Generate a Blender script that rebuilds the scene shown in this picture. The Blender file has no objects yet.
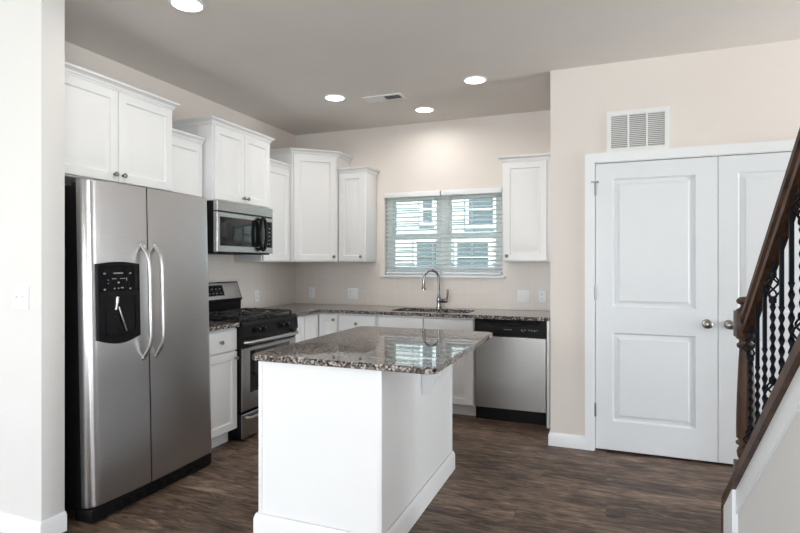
import bpy, bmesh, math, random
from mathutils import Vector, Matrix
random.seed(7)
R = math.radians
PI = math.pi
scene = bpy.context.scene
COL = scene.collection

# ------------------------------------------------------------------ camera, world, lights, exposure
cam_d = bpy.data.cameras.new('camera')
cam = bpy.data.objects.new('camera', cam_d)
COL.objects.link(cam)
cam.location = (0, 0, 1.335)
cam.rotation_euler = (R(90), 0, R(21.2))
cam_d.sensor_width = 36.0
cam_d.lens = 531 / 800 * 36
cam_d.shift_y = -3.5 / 800
cam_d.clip_start = 0.02
scene.camera = cam

scene.view_settings.view_transform = 'Standard'
scene.view_settings.look = 'None'
scene.view_settings.exposure = 0.42
scene.view_settings.gamma = 1.0
scene.view_settings.use_curve_mapping = False

world = bpy.data.worlds.new('sky')
scene.world = world
world.use_nodes = True
wn = world.node_tree
wn.nodes.clear()
w_out = wn.nodes.new('ShaderNodeOutputWorld')
w_bg = wn.nodes.new('ShaderNodeBackground')
w_sky = wn.nodes.new('ShaderNodeTexSky')
w_sky.sky_type = 'HOSEK_WILKIE'
w_sky.sun_direction = Vector((0.45, -0.55, 0.70)).normalized()
w_sky.turbidity = 3.0
w_bg.inputs['Strength'].default_value = 8.0
wn.links.new(w_sky.outputs[0], w_bg.inputs['Color'])
wn.links.new(w_bg.outputs[0], w_out.inputs['Surface'])


def add_light(name, kind, loc, rot, energy, color=(1, 1, 1), **kw):
    d = bpy.data.lights.new(name, kind)
    d.energy = energy
    d.color = color
    for k, v in kw.items():
        setattr(d, k, v)
    o = bpy.data.objects.new(name, d)
    COL.objects.link(o)
    o.location = loc
    o.rotation_euler = rot
    return o


sun = add_light('sun', 'SUN', (0, 0, 12), (0, 0, 0), 10.0, (1.0, 0.96, 0.9), angle=R(1))
sun.rotation_euler = Vector((-0.45, 0.55, -0.70)).to_track_quat('-Z', 'Y').to_euler()
# added fills: rear at assumed living-room windows behind the photographer, then side and west
REAR_Y = -5.2
WEST_X = -5.2
EAST_X = 1.75
FILL_TINT = (0.93, 0.97, 1.0)
add_light('rear_fill', 'AREA', (-3.3, REAR_Y + 0.02, 1.45), (R(90), 0, 0), 72, FILL_TINT, shape='RECTANGLE', size=1.9, size_y=1.7)
add_light('rear_fill', 'AREA', (-0.5, REAR_Y + 0.02, 1.45), (R(90), 0, 0), 106, FILL_TINT, shape='RECTANGLE', size=1.9, size_y=1.7)
add_light('side_fill', 'AREA', (EAST_X - .02, -1.6, 1.45), (0, R(90), 0), 80, FILL_TINT, shape='RECTANGLE', size=1.7, size_y=2.0)  # added fill for the left cabinets and wall end
add_light('west_fill', 'AREA', (WEST_X + .02, -1.6, 1.45), (0, R(-90), 0), 42, FILL_TINT, shape='RECTANGLE', size=1.7, size_y=2.0)  # added fill to brighten the stair wall
# added fill from an unseen foyer door, lifting the island side
add_light('foyer_fill', 'AREA', (3.98, 3.3, 1.25), (0, R(90), 0), 60, FILL_TINT, shape='RECTANGLE', size=1.9, size_y=0.85)
# unseen upward fill, added to brighten the ceiling
add_light('ceiling_fill', 'AREA', (-1.2, -2.6, 1.86), (PI, 0, 0), 30, (1.0, 0.98, 0.95), shape='DISK', size=.3)

# ------------------------------------------------------------------ materials
MATS = {}


def base_mat(name):
    m = bpy.data.materials.new(name)
    m.use_nodes = True
    nt = m.node_tree
    return m, nt, nt.nodes['Principled BSDF']


def node(nt, t, **kw):
    n = nt.nodes.new(t)
    for k, v in kw.items():
        setattr(n, k, v)
    return n


def ramp(nt, stops, interp='LINEAR'):
    r = node(nt, 'ShaderNodeValToRGB')
    r.color_ramp.interpolation = interp
    els = r.color_ramp.elements
    while len(els) < len(stops):
        els.new(0.5)
    for e, (p, c) in zip(els, stops):
        e.position = p
        e.color = (*c, 1)
    return r


def simple(name, col, rough=0.5, metal=0.0, var=0.03, scale=6.0, bump=0.0, bscale=200.0, spec=0.5, stretch=None, coat=0.0):
    m, nt, b = base_mat(name)
    tc = node(nt, 'ShaderNodeTexCoord')
    mp = node(nt, 'ShaderNodeMapping')
    nt.links.new(tc.outputs['Object'], mp.inputs['Vector'])
    if stretch:
        mp.inputs['Scale'].default_value = stretch
    nz = node(nt, 'ShaderNodeTexNoise')
    nz.inputs['Scale'].default_value = scale
    nz.inputs['Detail'].default_value = 4
    nt.links.new(mp.outputs[0], nz.inputs['Vector'])
    lo = tuple(max(0, c * (1 - var)) for c in col)
    hi = tuple(min(1, c * (1 + var)) for c in col)
    rp = ramp(nt, [(0.3, lo), (0.7, hi)])
    nt.links.new(nz.outputs['Fac'], rp.inputs['Fac'])
    nt.links.new(rp.outputs['Color'], b.inputs['Base Color'])
    b.inputs['Roughness'].default_value = rough
    b.inputs['Metallic'].default_value = metal
    b.inputs['Specular IOR Level'].default_value = spec
    b.inputs['Coat Weight'].default_value = coat
    if bump:
        n2 = node(nt, 'ShaderNodeTexNoise')
        n2.inputs['Scale'].default_value = bscale
        n2.inputs['Detail'].default_value = 3
        nt.links.new(mp.outputs[0], n2.inputs['Vector'])
        bp = node(nt, 'ShaderNodeBump')
        bp.inputs['Strength'].default_value = bump
        bp.inputs['Distance'].default_value = 0.002
        nt.links.new(n2.outputs['Fac'], bp.inputs['Height'])
        nt.links.new(bp.outputs[0], b.inputs['Normal'])
    MATS[name] = m
    return m


def emission(name, col, strength):
    m = bpy.data.materials.new(name)
    m.use_nodes = True
    nt = m.node_tree
    nt.nodes.clear()
    o = node(nt, 'ShaderNodeOutputMaterial')
    e = node(nt, 'ShaderNodeEmission')
    e.inputs['Color'].default_value = (*col, 1)
    e.inputs['Strength'].default_value = strength
    nt.links.new(e.outputs[0], o.inputs['Surface'])
    MATS[name] = m
    return m


simple('wall_paint', (0.77, 0.715, 0.672), 0.75, var=0.012, scale=3, bump=0.05, bscale=260)
simple('ceiling_paint', (0.74, 0.70, 0.66), 0.85, var=0.015, scale=3, bump=0.08, bscale=180)
simple('wall_pale', (0.69, 0.68, 0.67), 0.75, var=0.01, scale=3, bump=0.05, bscale=260)
simple('trim_white', (0.80, 0.82, 0.84), 0.38, var=0.01)
simple('door_white', (0.74, 0.77, 0.80), 0.42, var=0.01, scale=4)
simple('cabinet_white', (0.80, 0.805, 0.812), 0.32, var=0.008, scale=4)
simple('plastic_white', (0.82, 0.84, 0.86), 0.35, var=0.01)
m, nt, b = base_mat('slat_white')          # pvc slats let some daylight through
tl = node(nt, 'ShaderNodeBsdfTranslucent')
tl.inputs['Color'].default_value = (0.88, 0.93, 0.92, 1)
nz = node(nt, 'ShaderNodeTexNoise')
nz.inputs['Scale'].default_value = 8
rp = ramp(nt, [(0.3, (0.82, 0.85, 0.84)), (0.7, (0.86, 0.88, 0.87))])
nt.links.new(nz.outputs['Fac'], rp.inputs['Fac'])
nt.links.new(rp.outputs['Color'], b.inputs['Base Color'])
b.inputs['Roughness'].default_value = 0.4
mx = node(nt, 'ShaderNodeMixShader')
mx.inputs['Fac'].default_value = 0.6
nt.links.new(b.outputs[0], mx.inputs[1])
nt.links.new(tl.outputs[0], mx.inputs[2])
nt.links.new(mx.outputs[0], nt.nodes['Material Output'].inputs['Surface'])
MATS['slat_white'] = m
simple('black_plastic', (0.006, 0.006, 0.007), 0.4, var=0.1, spec=0.14)
simple('panel_black', (0.005, 0.005, 0.006), 0.2, var=0.05, spec=0.12)
simple('black_enamel', (0.006, 0.006, 0.007), 0.25, var=0.1, spec=0.18)
simple('black_glass', (0.012, 0.014, 0.016), 0.03, var=0.05, spec=0.6)
simple('cast_iron', (0.014, 0.014, 0.014), 0.5, var=0.15, bump=0.3)
simple('wrought_iron', (0.006, 0.008, 0.013), 0.5, var=0.1, spec=0.15)
simple('grey_print', (0.30, 0.31, 0.32), 0.5)
simple('nickel', (0.29, 0.27, 0.25), 0.28, metal=1.0)
simple('knob_metal', (0.25, 0.235, 0.22), 0.3, metal=1.0)
simple('dark_steel', (0.10, 0.10, 0.10), 0.4, metal=1.0)
simple('chrome', (0.33, 0.33, 0.34), 0.14, metal=1.0)
simple('vent_white', (0.80, 0.80, 0.80), 0.5)
simple('dark_gap', (0.02, 0.02, 0.02), 0.9)
simple('vent_grey', (0.25, 0.25, 0.25), 0.7)
simple('siding', (0.46, 0.47, 0.48), 0.7, var=0.03)
simple('house_pane', (0.10, 0.12, 0.14), 0.3)
simple('shingle', (0.20, 0.21, 0.23), 0.9, var=0.2, scale=30)
simple('lawn', (0.10, 0.17, 0.06), 0.9, var=0.3, scale=20)
simple('ceramic_white', (0.8, 0.8, 0.78), 0.4)


def steel(name, col, rough, stretch, streak=0.12):
    m, nt, b = base_mat(name)
    tc = node(nt, 'ShaderNodeTexCoord')
    mp = node(nt, 'ShaderNodeMapping')
    mp.inputs['Scale'].default_value = stretch
    nt.links.new(tc.outputs['Object'], mp.inputs['Vector'])
    nz = node(nt, 'ShaderNodeTexNoise')
    nz.inputs['Scale'].default_value = 1.0
    nz.inputs['Detail'].default_value = 5
    nt.links.new(mp.outputs[0], nz.inputs['Vector'])
    rp = ramp(nt, [(0.3, tuple(c * (1 - streak) for c in col)), (0.7, tuple(min(1, c * (1 + streak)) for c in col))])
    nt.links.new(nz.outputs['Fac'], rp.inputs['Fac'])
    nt.links.new(rp.outputs['Color'], b.inputs['Base Color'])
    b.inputs['Metallic'].default_value = 1.0
    b.inputs['Roughness'].default_value = rough
    bp = node(nt, 'ShaderNodeBump')
    bp.inputs['Strength'].default_value = 0.03
    bp.inputs['Distance'].default_value = 0.001
    nt.links.new(nz.outputs['Fac'], bp.inputs['Height'])
    nt.links.new(bp.outputs[0], b.inputs['Normal'])
    MATS[name] = m


steel('brushed_steel', (0.53, 0.53, 0.54), 0.30, (8, 8, 700), .06)
steel('range_steel', (0.42, 0.41, 0.40), 0.27, (8, 8, 500), .06)
steel('steel_handle', (0.47, 0.46, 0.45), 0.3, (200, 200, 20), 0.05)

# granite
m, nt, b = base_mat('granite')
tc = node(nt, 'ShaderNodeTexCoord')
v1 = node(nt, 'ShaderNodeTexVoronoi')
v1.inputs['Scale'].default_value = 120
nz = node(nt, 'ShaderNodeTexNoise')
nz.inputs['Scale'].default_value = 55
nz.inputs['Detail'].default_value = 5
mixv = node(nt, 'ShaderNodeMixRGB', blend_type='ADD')
mixv.inputs['Fac'].default_value = 0.012
nt.links.new(tc.outputs['Object'], mixv.inputs['Color1'])
nt.links.new(nz.outputs['Color'], mixv.inputs['Color2'])
nt.links.new(mixv.outputs[0], v1.inputs['Vector'])
sep = node(nt, 'ShaderNodeSeparateColor')
nt.links.new(v1.outputs['Color'], sep.inputs[0])
rp = ramp(nt, [(0.0, (0.010, 0.010, 0.010)), (0.22, (0.055, 0.050, 0.048)), (0.38, (0.13, 0.117, 0.110)),
               (0.60, (0.24, 0.215, 0.20)), (0.80, (0.52, 0.48, 0.45))], 'CONSTANT')
nt.links.new(sep.outputs[0], rp.inputs['Fac'])
n2 = node(nt, 'ShaderNodeTexNoise')
n2.inputs['Scale'].default_value = 420
r2 = ramp(nt, [(0.35, (0.6, 0.6, 0.6)), (0.65, (1.15, 1.1, 1.05))])
nt.links.new(tc.outputs['Object'], n2.inputs['Vector'])
nt.links.new(n2.outputs['Fac'], r2.inputs['Fac'])
mu = node(nt, 'ShaderNodeMixRGB', blend_type='MULTIPLY')
mu.inputs['Fac'].default_value = 1
nt.links.new(rp.outputs['Color'], mu.inputs['Color1'])
nt.links.new(r2.outputs['Color'], mu.inputs['Color2'])
nt.links.new(mu.outputs[0], b.inputs['Base Color'])
b.inputs['Roughness'].default_value = 0.03
b.inputs['Specular IOR Level'].default_value = 0.6
MATS['granite'] = m

# wood-look plank floor, boards along x
m, nt, b = base_mat('floor_planks')
tc = node(nt, 'ShaderNodeTexCoord')
br = node(nt, 'ShaderNodeTexBrick')
br.offset = 0.37
br.offset_frequency = 3
br.inputs['Scale'].default_value = 1.0
br.inputs['Brick Width'].default_value = 1.22
br.inputs['Row Height'].default_value = 0.155
br.inputs['Mortar Size'].default_value = 0.0012
br.inputs['Mortar Smooth'].default_value = 0.3
br.inputs['Bias'].default_value = 0.0
br.inputs['Color1'].default_value = (0, 0, 0, 1)
br.inputs['Color2'].default_value = (1, 1, 1, 1)
br.inputs['Mortar'].default_value = (0.5, 0.5, 0.5, 1)
nt.links.new(tc.outputs['Object'], br.inputs['Vector'])
# shift the grain per board
sx = node(nt, 'ShaderNodeSeparateColor')
nt.links.new(br.outputs['Color'], sx.inputs[0])
cmb = node(nt, 'ShaderNodeCombineXYZ')
mlt = node(nt, 'ShaderNodeMath', operation='MULTIPLY')
mlt.inputs[1].default_value = 7.0
nt.links.new(sx.outputs[0], mlt.inputs[0])
nt.links.new(mlt.outputs[0], cmb.inputs['X'])
nt.links.new(mlt.outputs[0], cmb.inputs['Z'])
ad = node(nt, 'ShaderNodeVectorMath', operation='ADD')
nt.links.new(tc.outputs['Object'], ad.inputs[0])
nt.links.new(cmb.outputs[0], ad.inputs[1])
mp = node(nt, 'ShaderNodeMapping')
mp.inputs['Scale'].default_value = (3.4, 15.0, 1.0)
nt.links.new(ad.outputs[0], mp.inputs['Vector'])
g1 = node(nt, 'ShaderNodeTexNoise')
g1.inputs['Scale'].default_value = 1.6
g1.inputs['Detail'].default_value = 7
g1.inputs['Roughness'].default_value = 0.68
g1.inputs['Distortion'].default_value = 0.8
nt.links.new(mp.outputs[0], g1.inputs['Vector'])
mp2 = node(nt, 'ShaderNodeMapping')
mp2.inputs['Scale'].default_value = (6.0, 120.0, 1.0)
nt.links.new(ad.outputs[0], mp2.inputs['Vector'])
g2 = node(nt, 'ShaderNodeTexNoise')
g2.inputs['Scale'].default_value = 1.5
g2.inputs['Detail'].default_value = 4
nt.links.new(mp2.outputs[0], g2.inputs['Vector'])
mxg = node(nt, 'ShaderNodeMixRGB', blend_type='MIX')
mxg.inputs['Fac'].default_value = 0.3
nt.links.new(g1.outputs['Fac'], mxg.inputs['Color1'])
nt.links.new(g2.outputs['Fac'], mxg.inputs['Color2'])
ofs = node(nt, 'ShaderNodeMath', operation='MULTIPLY_ADD')
ofs.inputs[1].default_value = 0.10
ofs.inputs[2].default_value = -0.05
nt.links.new(sx.outputs[0], ofs.inputs[0])
sm = node(nt, 'ShaderNodeMath', operation='ADD')
nt.links.new(mxg.outputs[0], sm.inputs[0])
nt.links.new(ofs.outputs[0], sm.inputs[1])
rp = ramp(nt, [(0.34, (0.016, 0.0095, 0.007)), (0.44, (0.066, 0.042, 0.030)), (0.54, (0.150, 0.102, 0.073)), (0.67, (0.34, 0.245, 0.18))])
nt.links.new(sm.outputs[0], rp.inputs['Fac'])
mm = node(nt, 'ShaderNodeMixRGB', blend_type='MIX')
mm.inputs['Color2'].default_value = (0.02, 0.014, 0.011, 1)
mf = node(nt, 'ShaderNodeMath', operation='MULTIPLY')
mf.inputs[1].default_value = 0.7
nt.links.new(br.outputs['Fac'], mf.inputs[0])
nt.links.new(mf.outputs[0], mm.inputs['Fac'])
nt.links.new(rp.outputs['Color'], mm.inputs['Color1'])
nt.links.new(mm.outputs[0], b.inputs['Base Color'])
b.inputs['Roughness'].default_value = 0.45
b.inputs['Specular IOR Level'].default_value = 0.3
bp = node(nt, 'ShaderNodeBump')
bp.inputs['Strength'].default_value = 0.15
bp.inputs['Distance'].default_value = 0.002
nt.links.new(sm.outputs[0], bp.inputs['Height'])
nt.links.new(bp.outputs[0], b.inputs['Normal'])
MATS['floor_planks'] = m

# square wall tile: u = x + y works on both walls
m, nt, b = base_mat('beige_tile')
tc = node(nt, 'ShaderNodeTexCoord')
sp = node(nt, 'ShaderNodeSeparateXYZ')
nt.links.new(tc.outputs['Object'], sp.inputs[0])
au = node(nt, 'ShaderNodeMath', operation='ADD')
nt.links.new(sp.outputs['X'], au.inputs[0])
nt.links.new(sp.outputs['Y'], au.inputs[1])
cb = node(nt, 'ShaderNodeCombineXYZ')
nt.links.new(au.outputs[0], cb.inputs['X'])
zs = node(nt, 'ShaderNodeMath', operation='SUBTRACT')
zs.inputs[1].default_value = 0.893
nt.links.new(sp.outputs['Z'], zs.inputs[0])
nt.links.new(zs.outputs[0], cb.inputs['Y'])
br = node(nt, 'ShaderNodeTexBrick')
br.offset = 0.0
br.inputs['Scale'].default_value = 1.0
br.inputs['Brick Width'].default_value = 0.152
br.inputs['Row Height'].default_value = 0.152
br.inputs['Mortar Size'].default_value = 0.0016
br.inputs['Mortar Smooth'].default_value = 0.2
br.inputs['Color1'].default_value = (0.70, 0.645, 0.60, 1)
br.inputs['Color2'].default_value = (0.72, 0.665, 0.62, 1)
br.inputs['Mortar'].default_value = (0.78, 0.74, 0.705, 1)
nt.links.new(cb.outputs[0], br.inputs['Vector'])
nt.links.new(br.outputs['Color'], b.inputs['Base Color'])
b.inputs['Roughness'].default_value = 0.35
bp = node(nt, 'ShaderNodeBump', invert=True)
bp.inputs['Strength'].default_value = 0.4
bp.inputs['Distance'].default_value = 0.002
nt.links.new(br.outputs['Fac'], bp.inputs['Height'])
nt.links.new(bp.outputs[0], b.inputs['Normal'])
MATS['beige_tile'] = m


def wood(name, c1, c2, stretch, rough=0.35):
    m, nt, b = base_mat(name)
    tc = node(nt, 'ShaderNodeTexCoord')
    mp = node(nt, 'ShaderNodeMapping')
    mp.inputs['Scale'].default_value = stretch
    nt.links.new(tc.outputs['Object'], mp.inputs['Vector'])
    nz = node(nt, 'ShaderNodeTexNoise')
    nz.inputs['Scale'].default_value = 1.5
    nz.inputs['Detail'].default_value = 6
    nz.inputs['Distortion'].default_value = 0.6
    nt.links.new(mp.outputs[0], nz.inputs['Vector'])
    rp = ramp(nt, [(0.3, c1), (0.7, c2)])
    nt.links.new(nz.outputs['Fac'], rp.inputs['Fac'])
    nt.links.new(rp.outputs['Color'], b.inputs['Base Color'])
    b.inputs['Roughness'].default_value = rough
    b.inputs['Specular IOR Level'].default_value = 0.3
    MATS[name] = m


wood('stained_wood', (0.026, 0.012, 0.007), (0.095, 0.048, 0.027), (40, 14, 5), 0.42)

# clear glass
m, nt, b = base_mat('window_glass')
b.inputs['Base Color'].default_value = (0.9, 1.0, 0.97, 1)
b.inputs['Roughness'].default_value = 0.0
b.inputs['Transmission Weight'].default_value = 1.0
b.inputs['IOR'].default_value = 1.01
MATS['window_glass'] = m

emission('lamp_lens', (1.0, 0.97, 0.93), 4.0)

# ------------------------------------------------------------------ mesh helpers


class MB:
    def __init__(self):
        self.bm = bmesh.new()
        self.soft = False

    def box(self, lo, hi, bev=0.0, seg=2, M=None):
        lo, hi = Vector(lo), Vector(hi)
        a = Vector([min(p, q) for p, q in zip(lo, hi)])
        c = Vector([max(p, q) for p, q in zip(lo, hi)])
        size = c - a
        mat = Matrix.Translation((a + c) / 2) @ Matrix.Diagonal((*size, 1))
        if M is not None:
            mat = M @ mat
        g = bmesh.ops.create_cube(self.bm, size=1.0, matrix=mat)
        if bev > 0:
            es = list({e for v in g['verts'] for e in v.link_edges})
            bmesh.ops.bevel(self.bm, geom=es, offset=min(bev, min(size) * 0.45), segments=seg, profile=0.5, affect='EDGES')
        return self

    def ring(self, M, u0, v0, u1, v1, wd, d0, d1):
        """rectangular frame without overlapping pieces"""
        self.box((u0, v0, d0), (u0 + wd, v1, d1), M=M).box((u1 - wd, v0, d0), (u1, v1, d1), M=M)
        self.box((u0 + wd, v0, d0), (u1 - wd, v0 + wd, d1), M=M).box((u0 + wd, v1 - wd, d0), (u1 - wd, v1, d1), M=M)
        return self

    def loops(self, rings, close=True, cap0=True, cap1=True):
        """rings: list of lists of points, all of the same length"""
        bm = self.bm
        vr = [[bm.verts.new(p) for p in r] for r in rings]
        n = len(vr[0])
        for a, b_ in zip(vr[:-1], vr[1:]):
            for i in range(n if close else n - 1):
                j = (i + 1) % n
                bm.faces.new((a[i], a[j], b_[j], b_[i]))
        if cap0 and close:
            bm.faces.new(list(reversed(vr[0])))
        if cap1 and close:
            bm.faces.new(vr[-1])
        return self

    def lathe(self, prof, M=None, seg=20):
        """prof: list of (r, z) around local z"""
        M = M or Matrix.Identity(4)
        rings = []
        for r, z in prof:
            r = max(r, 1e-4)
            rings.append([M @ Vector((r * math.cos(2 * PI * k / seg), r * math.sin(2 * PI * k / seg), z)) for k in range(seg)])
        return self.loops(rings)

    def cyl(self, p, q, r, seg=16, r2=None):
        p, q = Vector(p), Vector(q)
        return self.tube([p, q], r, seg, r2)

    def tube(self, pts, r, seg=10, r2=None, flat=None):
        pts = [Vector(p) for p in pts]
        n = len(pts)
        rings = []
        up = None
        for i, p in enumerate(pts):
            t = (pts[min(i + 1, n - 1)] - pts[max(i - 1, 0)]).normalized()
            if up is None:
                up = Vector((0, 0, 1)) if abs(t.z) < 0.9 else Vector((1, 0, 0))
            s_ = t.cross(up).normalized()
            up = s_.cross(t).normalized()
            rr = r if r2 is None else r + (r2 - r) * i / (n - 1)
            if isinstance(r, (list, tuple)):
                rr = r[i]
            fy = flat or 1.0
            rings.append([p + s_ * (rr * math.cos(2 * PI * k / seg)) + up * (rr * fy * math.sin(2 * PI * k / seg)) for k in range(seg)])
        self.soft = True
        return self.loops(rings)

    def prism(self, poly, M, d0, d1):
        """poly in local xy, extruded along local z from d0 to d1"""
        r0 = [M @ Vector((x, y, d0)) for x, y in poly]
        r1 = [M @ Vector((x, y, d1)) for x, y in poly]
        return self.loops([r0, r1])

    def sweep(self, path, prof, M=None, side=1, closed_prof=True):
        """path: polyline in local xy; prof: list of (offset to the side, z); mitred corners"""
        M = M or Matrix.Identity(4)
        P = [Vector((x, y)) for x, y in path]
        n = len(P)
        nor = []
        for a, b_ in zip(P[:-1], P[1:]):
            d = (b_ - a).normalized()
            nor.append(Vector((d.y, -d.x)) * side)
        mit = []
        for i in range(n):
            if i == 0:
                mit.append(nor[0])
            elif i == n - 1:
                mit.append(nor[-1])
            else:
                s_ = nor[i - 1] + nor[i]
                mit.append(s_ / max(0.2, (1 + nor[i - 1].dot(nor[i]))))
        rings = []
        for p, mm_ in zip(P, mit):
            rings.append([M @ Vector((p.x + mm_.x * o, p.y + mm_.y * o, z)) for o, z in prof])
        return self.loops(rings)

    def panel(self, M, w, h, t, holes, prof, edge=0.004):
        """slab front in local u,v with moulded panels; w-axis outward, back at 0, face at t.
        holes: list of (u0,v0,u1,v1); prof: list of (inset, depth relative to t)"""
        bm = self.bm
        us = sorted({0 + edge, w - edge, *[x for q in holes for x in (q[0], q[2])]})
        vs = sorted({0 + edge, h - edge, *[x for q in holes for x in (q[1], q[3])]})
        cache = {}

        def V(u, v, z):
            k = (round(u, 5), round(v, 5), round(z, 5))
            if k not in cache:
                cache[k] = bm.verts.new(M @ Vector((u, v, z)))
            return cache[k]
        for i in range(len(us) - 1):
            for j in range(len(vs) - 1):
                uc, vc = (us[i] + us[i + 1]) / 2, (vs[j] + vs[j + 1]) / 2
                if any(q[0] < uc < q[2] and q[1] < vc < q[3] for q in holes):
                    continue
                bm.faces.new((V(us[i], vs[j], t), V(us[i + 1], vs[j], t), V(us[i + 1], vs[j + 1], t), V(us[i], vs[j + 1], t)))
        for q in holes:
            def ring(ins, dz):
                c_ = [(q[0] + ins, q[1] + ins), (q[2] - ins, q[1] + ins), (q[2] - ins, q[3] - ins), (q[0] + ins, q[3] - ins)]
                return c_, t + dz
            # outer ring follows the grid lines so that the mesh stays joined
            prev = None
            for ins, dz in prof:
                c_, z = ring(ins, dz)
                cur = [V(x, y, z) for x, y in c_]
                if prev:
                    for k in range(4):
                        bm.faces.new((prev[k], prev[(k + 1) % 4], cur[(k + 1) % 4], cur[k]))
                prev = cur
            bm.faces.new(prev)
        # rounded outer edge, sides and back
        o1 = [(edge, edge), (w - edge, edge), (w - edge, h - edge), (edge, h - edge)]
        o2 = [(0, 0), (w, 0), (w, h), (0, h)]
        a = [bm.verts.new(M @ Vector((x, y, t))) for x, y in o1]
        b_ = [bm.verts.new(M @ Vector((x, y, t - edge))) for x, y in o2]
        c_ = [bm.verts.new(M @ Vector((x, y, 0))) for x, y in o2]
        for p, q in ((a, b_), (b_, c_)):
            for k in range(4):
                bm.faces.new((q[k], q[(k + 1) % 4], p[(k + 1) % 4], p[k]))
        bm.faces.new(list(reversed(c_)))
        return self

    def build(self, name, mat, parent=None, origin=None, smooth=True):
        bm = self.bm
        bmesh.ops.recalc_face_normals(bm, faces=bm.faces)
        org = Vector(origin) if origin is not None else (Vector(ORIGIN[root_of(parent)]) if parent is not None else Vector((0, 0, 0)))
        bmesh.ops.translate(bm, verts=bm.verts, vec=-org)
        me = bpy.data.meshes.new(name)
        bm.to_mesh(me)
        bm.free()
        if smooth:
            for p in me.polygons:
                p.use_smooth = True
            me.set_sharp_from_angle(angle=R(48) if self.soft else R(27))
        if mat:
            me.materials.append(MATS[mat])
        o = bpy.data.objects.new(name, me)
        COL.objects.link(o)
        if parent is not None:
            o.parent = parent
        else:
            o.location = org
        return o


ORIGIN = {}


def root_of(o):
    while o.parent is not None:
        o = o.parent
    return o.name


def tag(o, label=None, cat=None, group=None, kind=None):
    if label:
        o['label'] = label
    if cat:
        o['category'] = cat
    if group:
        o['group'] = group
    if kind:
        o['kind'] = kind
    return o


def thing(name, loc, label, cat, group=None, kind=None):
    o = bpy.data.objects.new(name, None)
    COL.objects.link(o)
    o.empty_display_size = 0.1
    o.location = loc
    ORIGIN[o.name] = Vector(loc)
    return tag(o, label, cat, group, kind)


def frame(origin, u, v=(0, 0, 1)):
    """matrix with local x=u, y=v, z=u x v (outward)"""
    u = Vector(u).normalized()
    v = Vector(v).normalized()
    n = u.cross(v)
    M = Matrix((u, v, n)).transposed().to_4x4()
    M.translation = Vector(origin)
    return M


def structure(name, mb, mat, label, cat='wall'):
    return tag(mb.build(name, mat), label, cat, None, 'structure')


# ------------------------------------------------------------------ key planes
LW, BW = -3.20, 5.06            # left and back wall faces
CW = 4.03                       # closet wall face
CE = -0.38                      # closet wall corner
CH = 2.745                      # ceiling
CT = 0.893                      # counter top
CB = 0.863                      # counter underside

# ------------------------------------------------------------------ room shell
structure('floor', MB().box((WEST_X - .15, REAR_Y - .15, -0.1), (4.15, BW + .15, 0)), 'floor_planks',
          'dark brown weathered wood-look plank floor', 'floor')
structure('ceiling', MB().box((WEST_X - .15, REAR_Y - .15, CH), (4.15, BW + .15, CH + .12)), 'ceiling_paint',
          'flat painted ceiling with recessed lights', 'ceiling')
structure('wall_left', MB().box((LW - .15, 1.87, 0), (LW, BW + .15, CH)), 'wall_paint',
          'beige painted wall behind the refrigerator and range')
WX0, WX1, WZ0, WZ1 = -2.135, -0.918, 1.213, 2.055
mb = MB()
mb.box((LW, BW, 0), (WX0, BW + .15, CH)).box((WX1, BW, 0), (CE, BW + .15, CH))
mb.box((WX0, BW, 0), (WX1, BW + .15, WZ0)).box((WX0, BW, WZ1), (WX1, BW + .15, CH))
structure('wall_back', mb, 'wall_paint', 'beige painted wall around the window over the sink')
DX0, DX1, DZ = -0.072, 1.452, 2.045
mb = MB()
mb.box((CE, CW, 0), (DX0 - .004, CW + .115, CH)).box((DX1 + .004, CW, 0), (4.0, CW + .115, CH)).box((DX0 - .004, CW, DZ + .004), (DX1 + .004, CW + .115, CH))
mb.box((CE, CW + .115, 0), (CE + .1, BW + .15, CH))
mb.box((CE + .1, BW, 0), (4.0, BW + .15, CH)).box((4.0, CW + .115, 0), (4.15, BW + .15, CH))
structure('wall_closet', mb, 'wall_paint', 'beige painted wall around the white double closet doors')
structure('wall_stub', MB().box((WEST_X, 1.75, 0), (-2.522, 1.87, CH), 0.004), 'wall_pale',
          'pale wall end beside the refrigerator, with a double light switch')
# living room behind the photographer
RW = [(-4.25, -2.35), (-1.45, 0.45)]
mb = MB()
xs = [WEST_X, -4.25, -2.35, -1.45, 0.45, EAST_X]
for i in range(0, 5, 2):
    mb.box((xs[i], REAR_Y - .15, 0), (xs[i + 1], REAR_Y, CH))
for x0, x1 in RW:
    mb.box((x0, REAR_Y - .15, 0), (x1, REAR_Y, .6)).box((x0, REAR_Y - .15, 2.3), (x1, REAR_Y, CH))
structure('wall_rear', mb, 'wall_paint', 'living room wall behind the photographer, with two assumed windows')
mb = MB().box((4.0, 2.6, 0), (4.15, 2.8, CH)).box((4.0, 3.8, 0), (4.15, CW + .115, CH)).box((4.0, 2.8, 2.25), (4.15, 3.8, CH))
mb.box((EAST_X + .15, 2.6, 0), (4.0, 2.75, CH))
structure('wall_foyer', mb, 'wall_paint', 'foyer walls beyond the staircase, out of view')
d3 = thing('added_door', (4.05, 3.3, 0), 'glazed foyer door, added out of view to light the island side', 'door', None, 'structure')  # invented door, gives the foyer fill an opening
MB().ring(frame((4.09, 0, 0), (0, -1, 0), (0, 0, 1)), -3.8, 0, -2.8, 2.25, .08, 0, .04).build('door_frame', 'trim_white', d3)
MB().box((4.06, 2.88, .08), (4.065, 3.72, 2.17)).build('pane', 'window_glass', d3)
mb = MB().box((WEST_X - .15, REAR_Y, 0), (WEST_X, -2.6, CH)).box((WEST_X - .15, -.6, 0), (WEST_X, 1.87, CH))
mb.box((WEST_X - .15, -2.6, 0), (WEST_X, -.6, .6)).box((WEST_X - .15, -2.6, 2.3), (WEST_X, -.6, CH))
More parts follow.
